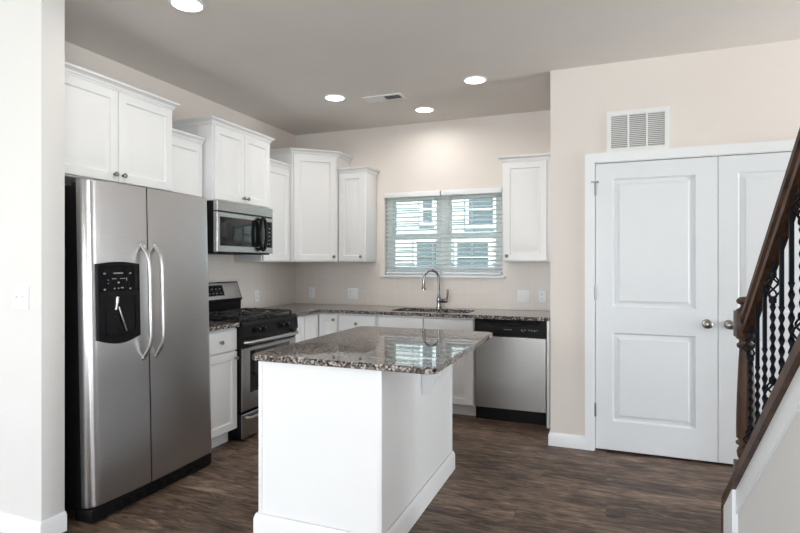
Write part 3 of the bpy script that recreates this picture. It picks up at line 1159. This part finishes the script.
# surround built as a frame round the recess
d_.prism([(dy0, cz1)] + [(dy1, cz1)] + list(reversed(top)), Mf, -.02, .008)
d_.prism([(dy0, cz0), (dy0, bot[-1][1])] + list(reversed(bot[1:-1])) + [(dy1, bot[0][1]), (dy1, cz0)], Mf, -.02, .008)
d_.prism([(dy0, cz0), (cy0, cz0), (cy0, cz1), (dy0, cz1)], Mf, -.02, .008)
d_.prism([(cy1, cz0), (dy1, cz0), (dy1, cz1), (cy1, cz1)], Mf, -.02, .008)
# recess lining standing proud of the steel so that the hollow reads
d_.prism([(cy0, cz0), (cy1, cz0), (cy1, cz1), (cy0, cz1)], Mf, -.015, .0025)
disp = d_.build('dispenser', 'black_plastic', fr)
p_ = MB()
p_.prism([(dy0 + .012, cz1 + .03), (dy1 - .012, cz1 + .03), (dy1 - .012, dz1 - .02), (dy0 + .012, dz1 - .02)], Mf, .008, .0115)
p_.build('control_panel', 'panel_black', disp)
p_ = MB()
for a, z, ww, hh in ((.09, 1.278, .06, .006), (.03, 1.276, .012, .007), (.19, 1.276, .012, .007), (.08, 1.25, .028, .003), (.13, 1.25, .034, .003), (.115, 1.226, .012, .009),
                     (.055, 1.243, .005, .004), (.055, 1.225, .005, .004), (.17, 1.24, .004, .016), (.09, 1.197, .010, .006), (.115, 1.197, .010, .006), (.135, 1.199, .016, .006), (.03, 1.192, .012, .008), (.19, 1.192, .010, .008)):
    p_.prism([(dy0 + a, z), (dy0 + a + ww, z), (dy0 + a + ww, z + hh), (dy0 + a, z + hh)], Mf, .0115, .012)
p_.build('lettering', 'grey_print', disp)
p_ = MB()
p_.cyl((xf + .008, dy0 + .115, 1.155), (xf + .008, dy0 + .112, 1.12), .009, 12)
p_.cyl((xf + .008, dy0 + .112, 1.12), (xf + .006, dy0 + .104, 1.085), .006, 12)
p_.build('water_spout', 'steel_handle', disp)
p_ = MB()
pp = []
for k in range(9):
    q = k / 8
    pp.append((xf + .007 + .008 * math.sin(PI * q), dy0 + .125 + .045 * q ** 1.6, 1.10 - .135 * q))
p_.tube(pp, .004, 8)
p_.build('paddle_rim', 'steel_handle', disp)
p_ = MB()
p_.prism([(cy0 + .014, cz0 + .01), (dy0 + .17, cz0 + .01), (dy0 + .125, 1.10), (cy0 + .014, 1.10)], Mf, .0025, .006)
p_.build('paddle', 'black_enamel', disp)
MB().box((xf + .0, cy0 + .004, cz0 - .004), (xf + .022, cy1 - .004, cz0 + .008), .004).build('drip_tray', 'black_plastic', disp)
fr.rotation_euler = (0, R(-1.4), 0)

# ------------------------------------------------------------------ range
ry0, ry1 = 3.25, 3.99
RXF = -2.52
rg = thing('gas_range', (-2.85, 3.62, 0), 'stainless and black gas range with cast iron grates below the microwave', 'stove')
mb = MB()
mb.box((LW + .02, ry0, .02), (-2.565, ry1, .875), .004)
for x in (-2.64, -3.1):
    for yy in (ry0 + .06, ry1 - .06):
        mb.cyl((x, yy, 0), (x, yy, .03), .018, 10)
mb.build('range_body', 'black_enamel', rg)
mb = MB()
mb.box((-3.06, ry0 - .001, .868), (-2.53, ry1 + .001, .893), .008)
mb.build('cooktop', 'black_enamel', rg)
# control fascia
Mfas = frame((0, ry0 + .001, 0), (-1, 0, 0), (0, 0, 1))
poly = [(2.565, .70), (2.525, .70), (2.517, .745), (2.500, .78), (2.507, .868), (2.52, .888), (2.565, .893)]
mb = MB().prism(poly, Mfas, 0, ry1 - ry0 - .002)
fas = mb.build('control_fascia', 'black_enamel', rg)
for yy in (3.375, 3.445, 3.70, 3.77, 3.62):
    if yy == 3.62:
        continue
    Mk = Matrix.Translation((-2.5035, yy + .03, .823)) @ Matrix.Rotation(R(90), 4, 'Y')
    k = MB().lathe([(0, 0), (.026, 0), (.026, .006), (.021, .010), (.019, .026), (.016, .030), (0, .031)], Mk, 18)
    k.box((-2.5035 + .02, yy + .026, .803), (-2.5035 + .036, yy + .034, .843), .002)
    k.build('burner_knob', 'black_plastic', fas)
    MB().box((-2.5035 + .036, yy + .028, .826), (-2.5035 + .0372, yy + .032, .842)).build('knob_mark', 'grey_print', fas)
# oven door
Mdo = frame((RXF - .008, ry0 + .004, .222), (0, 1, 0), (0, 0, 1))
dw_, dh_ = ry1 - ry0 - .008, .472
mb = MB().panel(Mdo, dw_, dh_, .008, [(.095, .125, dw_ - .095, .447)], [(0, 0), (.004, -.003)], .005)
od = mb.build('oven_door', 'range_steel', rg)
MB().box((RXF - .044, ry0 + .004, .222), (RXF - .0085, ry1 - .004, .694), .004).build('door_liner', 'black_enamel', od)
MB().box((RXF - .006, ry0 + .101, .351), (RXF - .0005, ry1 - .101, .665), .001).build('oven_window', 'black_glass', od)
mb = MB()
hp = [(RXF - .0, ry0 + .03, .738), (RXF + .035, ry0 + .04, .738), (RXF + .048, ry0 + .06, .738), (RXF + .052, ry0 + .2, .738), (RXF + .053, 3.62, .738),
      (RXF + .052, ry1 - .2, .738), (RXF + .048, ry1 - .06, .738), (RXF + .035, ry1 - .04, .738), (RXF - .0, ry1 - .03, .738)]
mb.tube(hp, .0145, 16)
mb.build('oven_handle', 'steel_handle', od)
MB().box((RXF - .035, ry0 + .01, .6945), (RXF - .006, ry1 - .01, .701)).build('vent_slot', 'dark_gap', od)
Mdr = frame((RXF - .008, ry0 + .004, .02), (0, 1, 0), (0, 0, 1))
wdr = MB().panel(Mdr, dw_, .182, .008, [], [(0, 0)], .006).build('storage_drawer', 'range_steel', rg)
MB().box((RXF - .044, ry0 + .004, .02), (RXF - .0085, ry1 - .004, .202), .004).build('drawer_liner', 'black_enamel', wdr)
mb = MB()
mb.tube([(RXF - .002, ry0 + .06, .17), (RXF + .022, ry0 + .075, .17), (RXF + .026, ry0 + .1, .17), (RXF + .026, ry1 - .1, .17), (RXF + .022, ry1 - .075, .17), (RXF - .002, ry1 - .06, .17)], .011, 10)
mb.build('drawer_handle', 'steel_handle', wdr)
# backguard
mb = MB().prism([(3.17, .875), (3.17, 1.165), (3.145, 1.168), (3.085, 1.01), (3.10, .998), (3.105, .875)], frame((0, ry0 + .002, 0), (-1, 0, 0), (0, 0, 1)), 0, ry1 - ry0 - .004)
bg = mb.build('backguard', 'black_plastic', rg)
sl = Vector((.060, 0, -.158)).normalized()
Mb = frame((-3.1452, ry0 + .012, 1.168), (0, 1, 0), -sl)
mb = MB().panel(Mb @ Matrix.Translation((0, -.158, 0)), ry1 - ry0 - .024, .150, .004, [], [(0, 0)], .002)
bp_ = mb.build('steel_panel', 'range_steel', bg)
MB().box((.235, -.125, .004), (.50, -.03, .0065), .001, M=Mb).build('clock_display', 'panel_black', bg)
mb = MB()
for i in range(5):
    for j in range(2):
        mb.box((.255 + i * .048, -.105 + j * .04, .0065), (.275 + i * .048, -.100 + j * .04, .0068), M=Mb)
mb.build('display_marks', 'grey_print', bg)
# burners and grates
for bx_, by_ in ((-2.68, 3.43), (-2.68, 3.81), (-2.92, 3.43), (-2.92, 3.81)):
    mb = MB().lathe([(0, .893), (.055, .893), (.05, .90), (.038, .902), (.038, .912), (.03, .916), (0, .917)], Matrix.Translation((bx_, by_, 0)), 20)
    mb.build('burner', 'cast_iron', rg)
for gy0, gy1 in ((ry0 + .025, 3.612), (3.628, ry1 - .025)):
    mb = MB()
    gx0_, gx1_ = -3.04, -2.56
    zg = .922
    b_ = .006
    for yy in (gy0, gy1):
        mb.box((gx0_, yy - b_, zg - .006), (gx1_, yy + b_, zg + .008), .003)
    for x in (gx0_, (gx0_ + gx1_) / 2, gx1_):
        mb.box((x - b_, gy0, zg - .006), (x + b_, gy1, zg + .008), .003)
    for bx_ in (-2.68, -2.92):
        yc = (gy0 + gy1) / 2
        mb.box((bx_ - .1, yc - b_, zg), (bx_ - .03, yc + b_, zg + .014), .003).box((bx_ + .03, yc - b_, zg), (bx_ + .1, yc + b_, zg + .014), .003)
        mb.box((bx_ - b_, gy0, zg), (bx_ + b_, yc - .03, zg + .014), .003).box((bx_ - b_, yc + .03, zg), (bx_ + b_, gy1, zg + .014), .003)
        for sx_, sy_ in ((-1, -1), (1, -1), (-1, 1), (1, 1)):
            mb.tube([(bx_ + sx_ * .035, yc + sy_ * .035, zg + .008), (bx_ + sx_ * .095, yc + sy_ * .13, zg + .004)], .006, 8)
    for x in (gx0_, gx1_):
        for yy in (gy0, gy1):
            mb.box((x - .008, yy - .008, .892), (x + .008, yy + .008, zg), .002)
    mb.build('grate', 'cast_iron', rg)

# ------------------------------------------------------------------ over-the-range microwave
my0, my1, mz0, mz1 = 3.272, 4.0, 1.408, 1.814
MX = -2.765
mw = thing('microwave_oven', (-2.98, 3.63, mz0), 'stainless over-the-range microwave with black loop handle', 'microwave')
mb = MB().box((LW + .01, my0, mz0), (MX - .035, my1, mz1), .004)
mb.build('microwave_case', 'black_plastic', mw)
mb = MB()
mb.panel(frame((MX - .035, my0, 1.738), (0, 1, 0)), my1 - my0, mz1 - 1.738, .035, [], [(0, 0)], .004)
mb.build('vent_grille', 'range_steel', mw)
MB().box((MX - .034, my0 + .004, 1.729), (MX - .006, my1 - .004, 1.739)).build('vent_slot', 'dark_gap', mw)
mdh = 1.73 - mz0 - .012
mb = MB().panel(frame((MX - .035, my0, mz0 + .012), (0, 1, 0)), my1 - my0, mdh, .035, [(.03, .048, my1 - my0 - .012, mdh - .035)], [(0, 0), (.003, -.003)], .004)
md = mb.build('door', 'range_steel', mw)
MB().box((MX - .008, my0 + .032, mz0 + .062), (MX - .0015, my1 - .125, mz0 + mdh - .025), .001).build('door_window', 'black_glass', md)
MB().box((MX - .008, my1 - .12, mz0 + .062), (MX - .0015, my1 - .014, mz0 + mdh - .025), .001).build('control_panel', 'panel_black', mw)
mb = MB()
for i in range(5):
    for j in range(2):
        mb.box((MX - .0015, my1 - .095 + j * .035, mz0 + .09 + i * .034), (MX - .0008, my1 - .078 + j * .035, mz0 + .096 + i * .034))
mb.build('lettering', 'grey_print', mw)
mb = MB()
hy = my1 - .185
lp = []
for k in range(33):
    a = 2 * PI * k / 32
    lp.append((MX + .030 + .012 * math.cos(2 * a) * 0, hy + .043 * math.copysign(abs(math.cos(a)) ** .75, math.cos(a)), mz0 + .172 + .135 * math.copysign(abs(math.sin(a)) ** 1.15, math.sin(a))))
mb.tube(lp, .014, 12)
for z in (mz0 + .045, mz0 + .30):
    mb.cyl((MX - .002, hy, z), (MX + .03, hy, z), .011, 10)
mb.build('loop_handle', 'black_enamel', md)

# ------------------------------------------------------------------ dishwasher
dx0, dx1 = -1.05, -.452
dwm = thing('dishwasher', (-.75, 4.75, 0), 'stainless dishwasher with black control strip built in beside the sink', 'dishwasher')
mb = MB()
mb.box((dx0 + .004, FY + .03, .09), (dx1 - .004, BW - .03, CB - .004))
mb.box((dx0 + .01, FY + .07, 0), (dx1 - .01, FY + .1, .089))
mb.build('tub', 'black_plastic', dwm)
MB().box((dx0 + .006, FY + .025, .004), (dx1 - .006, FY + .035, .104)).build('toe_kick', 'black_plastic', dwm)
mb = MB().panel(frame((dx0 + .002, FY + .03, .105), (1, 0, 0)), dx1 - dx0 - .004, .612, .03, [], [(0, 0)], .006)
mb.build('door', 'range_steel', dwm)
mb = MB().panel(frame((dx0 + .002, FY + .03, .72), (1, 0, 0)), dx1 - dx0 - .004, .138, .03, [(.055, .086, .59 - .05, .128)], [(0, 0), (.006, -.004), (.012, -.006)], .004)
# pocket handle: an arched lip
pts = []
for k in range(13):
    q = k / 12
    pts.append((dx0 + .08 + .43 * q, FY - .006, .842 - .035 * math.sin(PI * q)))
mb.tube(pts, .006, 8)
cp = mb.build('control_panel', 'black_plastic', dwm)
MB().box((-.84, FY - .006, .818), (-.73, FY + .004, .832), .004).build('latch', 'black_enamel', cp)
mb = MB()
for x, z, ww, hh in ((-.80, .775, .018, .004), (-.778, .775, .018, .004), (-.756, .775, .022, .004), (-.66, .776, .018, .004), (-.65, .764, .012, .004), (-.628, .772, .006, .012), (-.60, .778, .014, .004), (-.575, .772, .008, .01), (-.555, .770, .014, .008), (-.53, .776, .006, .006)):
    mb.box((x, FY - .0008, z), (x + ww, FY + .001, z + hh))
mb.build('lettering', 'grey_print', cp)

# ------------------------------------------------------------------ island
ix0, ix1, iy0, iy1 = -1.580, -.932, 2.17, 3.325
isl = thing('kitchen_island', (-1.25, 2.75, 0), 'white kitchen island base with baseboard and corbel under a granite top', 'island')
mb = MB()
mb.box((ix0, iy0, 0), (ix1, iy1, CB - .002))
for x in (ix0 - .001, ix1 - .019):
    mb.box((x, iy0 - .005, 0), (x + .02, iy0 + .004, CB - .003), .002)
for yy in (iy0 - .005, iy1 - .015):
    mb.box((ix1 - .004, yy, 0), (ix1 + .005, yy + .02, CB - .003), .002)
mb.build('cabinet_body', 'cabinet_white', isl)
IBB = [(o_, z_ * 1.22) for o_, z_ in BB]
mb = MB().sweep([(ix0 - .006, iy0 + .05), (ix0 - .006, iy0 - .005), (ix1 + .005, iy0 - .005), (ix1 + .005, iy1 + .005), (ix0 + .1, iy1 + .005)], IBB, side=1)
mb.build('baseboard', 'cabinet_white', isl)
for k in range(3):
    y0 = iy1 - .012 - (k + 1) * .372
    M = frame((ix0, y0 + .366, .11), (0, -1, 0), (0, 0, 1))
    cab_door(isl, M, .366, .575, (.03 if k != 1 else .336, .53))
    drawer(isl, frame((ix0, y0 + .366, .69), (0, -1, 0), (0, 0, 1)), .366, .158)
# corbel under the overhang
cb_ = [(0, 0), (.215, 0), (.215, -.028), (.20, -.045), (.165, -.052), (.135, -.072), (.12, -.10), (.118, -.125), (.098, -.142), (.078, -.15), (.07, -.175), (.064, -.20), (.046, -.216), (.03, -.222), (.022, -.24), (0, -.245)]
MB().prism(cb_, frame((ix1 - .002, 2.75, CB - .002), (1, 0, 0), (0, 0, 1)), -.022, .022).build('corbel', 'cabinet_white', isl)
top_pts = rrect(-1.612, 2.132, -.668, 3.385, .045, 12)
mb = MB()
rings = []
for ins, z in ((.004, CB), (0, CB + .004), (0, CT - .005), (.0015, CT - .0015), (.005, CT)):
    cxm, cym = -1.129, 2.7585
    rings.append([Vector((x - math.copysign(ins, x - cxm), y - math.copysign(ins, y - cym), z)) for x, y in top_pts])
mb.loops(rings)
it = mb.build('island_countertop', 'granite', smooth=False)
tag(it, 'polished speckled granite top resting on the white island', 'countertop', 'granite countertops')

# ------------------------------------------------------------------ outlets and switches


def plate(kind, center, u, label, gangs):
    """gangs: list of 'outlet' / 'switch'"""
    n_ = len(gangs)
    w_ = .072 + .046 * (n_ - 1)
    name = 'light_switch' if 'switch' in gangs and 'outlet' not in gangs else 'wall_outlet'
    t = thing(name, center, label, 'switch' if name == 'light_switch' else 'outlet', 'wall plates')
    M = frame(center, u, (0, 0, 1))
    MB().box((-w_ / 2, -.058, 0), (w_ / 2, .058, .006), .003, M=M).build('cover_plate', 'plastic_white', t)
    for k, g_ in enumerate(gangs):
        cx = (k - (n_ - 1) / 2) * .046
        if g_ == 'switch':
            mb = MB().box((cx - .005, -.012, .005), (cx + .005, .012, .0075), M=M)
            mb.box((cx - .004, -.001, .006), (cx + .004, .011, .016), .002, M=M)
            mb.build('toggle', 'plastic_white', t)
        else:
            for v in (-.02, .02):
                rec = MB().prism(rrect(cx - .016, v - .014, cx + .016, v + .014, .009), M, .005, .0085).build('receptacle', 'plastic_white', t)
                sl_ = MB()
                sl_.box((cx - .008, v - .002, .0085), (cx - .0055, v + .007, .0088), M=M).box((cx + .0055, v - .002, .0085), (cx + .008, v + .007, .0088), M=M)
                sl_.box((cx - .002, v - .010, .0085), (cx + .002, v - .006, .0088), M=M)
                sl_.build('slots', 'dark_gap', rec)
    return t


TY = BW - .006
plate('o', (-2.99, TY, 1.01), (1, 0, 0), 'single white outlet on the back tile nearest the inside corner', ['outlet'])
plate('o', (-2.495, TY, 1.012), (1, 0, 0), 'double white cover plate on the tile under the short cabinet beside the window', ['outlet', 'switch'])
plate('o', (-.718, TY, 1.025), (1, 0, 0), 'double white switch plate on the tile between the faucet and the single outlet', ['switch', 'switch'])
plate('o', (-.552, TY, 1.025), (1, 0, 0), 'single white outlet on the tile close to the closet wall', ['outlet'])
plate('o', (LW + .006, 4.345, 1.012), (0, 1, 0), 'single white outlet on the tile beside the range backguard', ['outlet'])
plate('s', (-2.665, 1.75, 1.165), (1, 0, 0), 'white double toggle switch on the pale wall end by the refrigerator', ['switch', 'switch'])

# ------------------------------------------------------------------ ceiling lights and register
for (x, y), lab in (((-2.126, 2.276), 'round recessed ceiling light nearest the camera, above the refrigerator'),
                    ((-2.155, 4.02), 'round recessed ceiling light beside the air register, toward the microwave'),
                    ((-1.555, 4.63), 'round recessed ceiling light closest to the window wall, above the sink'),
                    ((-.94, 4.02), 'round recessed ceiling light nearest the closet wall'),
                    ((-.94, 2.276), 'round recessed ceiling light above the camera side of the island, added out of view for more light')):  # this can is unseen, put in to brighten the island side
    t = thing('recessed_light', (x, y, CH), lab, 'ceiling light', 'recessed ceiling lights')
    Mx = Matrix.Translation((x, y, CH)) @ Matrix.Rotation(PI, 4, 'X')
    MB().lathe([(.079, 0.0), (.095, 0.0), (.095, .003), (.090, .006), (.083, .007), (.079, .005)], Mx, 32).build('trim_ring', 'vent_white', t)
    MB().lathe([(0, .0005), (.079, .0005), (.079, .005), (.05, .007), (0, .008)], Mx, 32).build('lens', 'lamp_lens', t)
    l_ = add_light('recessed_lamp', 'AREA', (0, 0, -.012), (0, 0, 0), 2.9, (1.0, 0.95, 0.89), shape='DISK', size=.15, spread=R(168))
    l_.parent = t
t = thing('ceiling_register', (-1.76, 4.17, CH), 'white rectangular air register in the ceiling between two recessed lights', 'vent')
rx0, rx1, ryy0, ryy1 = -1.935, -1.588, 4.095, 4.245
mb = MB()
mb.ring(frame((0, 0, CH), (1, 0, 0), (0, 1, 0)), rx0, ryy0, rx1, ryy1, .022, -.008, 0)
mb.box(((rx0 + rx1) / 2 - .005, ryy0 + .022, CH - .008), ((rx0 + rx1) / 2 + .005, ryy1 - .022, CH))
mb.build('register_frame', 'vent_white', t)
MB().box((rx0 + .01, ryy0 + .01, CH - .002), (rx1 - .01, ryy1 - .01, CH - .0005)).build('backing', 'dark_gap', t)
for sgn, xa, xb in ((-1, rx0 + .022, (rx0 + rx1) / 2 - .005), (1, (rx0 + rx1) / 2 + .005, rx1 - .022)):
    mb = MB()
    nn = 9
    for i in range(nn):
        x = xa + (i + .5) * (xb - xa) / nn
        o_ = .006 * sgn
        r0 = [Vector((x - o_ - .0006, ryy0 + .02, CH - .002)), Vector((x - o_ + .0006, ryy0 + .02, CH - .002)), Vector((x + o_ + .0006, ryy0 + .02, CH - .0095)), Vector((x + o_ - .0006, ryy0 + .02, CH - .0095))]
        mb.loops([r0, [p + Vector((0, ryy1 - ryy0 - .04, 0)) for p in r0]])
    mb.build('louver_bank', 'vent_white', t)

# ------------------------------------------------------------------ staircase
SL = .84
SLA = math.atan(SL)
Y_END = 2.671


def cap_bot(y):
    return .7045 + SL * (2.158 - y)


def rail_top(y):
    return 1.428 + SL * (2.28 - y)


SXW = .4995
ytop = 0.35
# wall under the stairs: polygon in the yz plane
Ms = frame((SXW, 0, 0), (0, 1, 0), (0, 0, 1))       # local x = y, y = z, normal = +x
mb = MB().prism([(Y_END, 0), (Y_END, cap_bot(Y_END)), (ytop, cap_bot(ytop)), (ytop, 0)], Ms, 0, .11)
structure('wall_stairs', mb, 'wall_pale', 'pale triangular wall under the sloping stair railing')
mb = MB()
th = .098
YP = Y_END - .167
mb.prism([(YP, cap_bot(YP)), (ytop, cap_bot(ytop)), (ytop, cap_bot(ytop) - th), (YP, cap_bot(YP) - th)], Ms, -.0085, 0)
mb.prism([(Y_END, 0), (Y_END, cap_bot(Y_END)), (YP, cap_bot(YP)), (YP, 0)], Ms, -.0215, 0)
structure('trim_5', mb, 'trim_white', 'white sloping skirt board with upright end board on the stair wall', 'trim')
mb = MB()
for i in range(9):
    zz = (i + 1) * .193
    y1 = Y_END - .02 - i * .2298
    mb.box((SXW + .111, y1 - .26, zz - .03), (EAST_X - .002, y1, zz), .006)
    mb.box((SXW + .111, y1 - .045, zz - .193), (EAST_X - .002, y1 - .025, zz - .03))
structure('stairs', mb, 'stained_wood', 'wooden stair treads behind the railing', 'stairs')

sr = thing('stair_railing', (.56, 2.68, 0), 'dark stained stair railing with black iron balusters and turned newel', 'railing')
# cap (shoe) on the slope with its end returned to the floor
mb = MB()
ct = .047
Mk = frame((0, 0, 0), (0, 1, 0), (0, 0, 1))
mb.prism([(Y_END, cap_bot(Y_END) + .001), (Y_END + .02, cap_bot(Y_END + .02) + .001), (Y_END + .02, cap_bot(Y_END + .02) + ct), (ytop, cap_bot(ytop) + ct), (ytop, cap_bot(ytop) + .001)], Mk, .474, .640)
mb.prism([(Y_END + .001, .001), (Y_END + .075, .001), (Y_END + .075, cap_bot(Y_END + .075) + ct * .9), (Y_END + .001, cap_bot(Y_END + .001) + .01)], Mk, .482, .640)
mb.build('shoe_rail', 'stained_wood', sr)
# handrail profile swept along the slope
XB = .565
prof = [(-.021, -.066), (-.024, -.050), (-.018, -.040), (-.029, -.030), (-.031, -.014), (-.024, -.003), (-.010, .0), (.010, .0), (.024, -.003), (.031, -.014), (.029, -.030), (.018, -.040), (.024, -.050), (.021, -.066)]
mb = MB()
rings = []
for y in (2.655, ytop):
    rings.append([Vector((XB + a, y, rail_top(y) + c / math.cos(SLA))) for a, c in prof])
mb.loops(rings)
mb.build('handrail', 'stained_wood', sr)
# newel post
nx, ny = XB, 2.685
mb = MB()
hb = .040
mb.box((nx - hb, ny - hb, .02), (nx + hb, ny + hb, .47), .004)
T = Matrix.Translation((nx, ny, 0))
mb.lathe([(.036, .465), (.038, .47), (.030, .476), (.026, .482), (.032, .495), (.035, .515), (.030, .532), (.024, .54), (.030, .545), (.038, .551), (.038, .558), (.030, .565), (.028, .571), (.036, .577), (.0365, .60), (.036, .68), (.034, .76), (.031, .84), (.028, .91), (.026, .95), (.025, .962), (.034, .97), (.035, .982), (.027, .99), (.026, 1.0), (.036, 1.008), (.036, 1.02)], T, 24)
mb.box((nx - hb, ny - hb, 1.012), (nx + hb, ny + hb, 1.127), .004)
mb.build('newel_post', 'stained_wood', sr)
mb = MB().lathe([(.037, 1.126), (.035, 1.134), (.024, 1.141), (.019, 1.148), (.020, 1.153), (.032, 1.159), (.037, 1.166), (.034, 1.178), (.022, 1.187), (.0, 1.190)], T, 24)
mb.build('finial', 'stained_wood', sr)


def twist_bar(mb, x, y, z0, z1, twist_from, twist_to, h_=.0062, period=.076):
    """slim square bar whose middle stretch is a flattened twisted strand"""
    span = twist_to - twist_from
    if span > 0:
        twist_to = twist_from + max(1, round(span / (period / 2))) * (period / 2)
    zs = [z0]
    while zs[-1] < z1 - .0075:
        zs.append(zs[-1] + .005)
    zs.append(z1)
    rings = []
    for z in zs:
        zz = min(max(z, twist_from), twist_to)
        a = 2 * PI * (zz - twist_from) / period
        tw = twist_from < z < twist_to
        r_ = []
        for k in range(8):
            b_ = k * PI / 4
            if tw:
                u, v = .0098 * math.cos(b_), .0052 * math.sin(b_)
            else:
                m_ = max(abs(math.cos(b_)), abs(math.sin(b_)))
                u, v = h_ * math.cos(b_) / m_, h_ * math.sin(b_) / m_
            r_.append(Vector((x + u * math.cos(a) - v * math.sin(a), y + u * math.sin(a) + v * math.cos(a), z)))
        rings.append(r_)
    mb.loops(rings)
    mb.soft = True


def knuckle(mb, x, y, z):
    mb.lathe([(.006, z - .014), (.012, z - .010), (.013, z), (.012, z + .010), (.006, z + .014)], Matrix.Translation((x, y, 0)), 8)


def basket(mb, x, y, z0, z1):
    for k in range(4):
        pts = []
        for i in range(11):
            q = i / 10
            r = .004 + .021 * math.sin(PI * q) ** .8
            a = k * PI / 2 + PI * q
            pts.append((x + r * math.cos(a), y + r * math.sin(a), z0 + (z1 - z0) * q))
        mb.tube(pts, .0036, 6)
    return mb


for k in range(12):
    y = 2.602 - .1045 * k
    z0 = cap_bot(y) + ct - .006
    z1 = rail_top(y) - .066 / math.cos(SLA) + .012
    mb = MB()
    if k % 3 == 0:
        c1 = z1 - .10
        c0 = z0 + .225
        hb_ = .042
        twist_bar(mb, XB, y, c1 + hb_, z1, 9, 9)
        twist_bar(mb, XB, y, c0 + hb_, c1 - hb_, c0 + hb_ + .01, c1 - hb_ - .01)
        twist_bar(mb, XB, y, z0, c0 - hb_, z0 + .05, c0 - hb_ - .01)
        for c_ in (c0, c1):
            knuckle(mb, XB, y, c_ + hb_ + .004)
            knuckle(mb, XB, y, c_ - hb_ - .004)
        bo = mb.build('baluster', 'wrought_iron', sr)
        for c_ in (c0, c1):
            basket(MB(), XB, y, c_ - hb_, c_ + hb_).build('basket', 'wrought_iron', bo)
    else:
        twist_bar(mb, XB, y, z0, z1, z0 + .12, z1 - .24 if k % 3 == 1 else z1 - .26)
        mb.build('baluster', 'wrought_iron', sr)
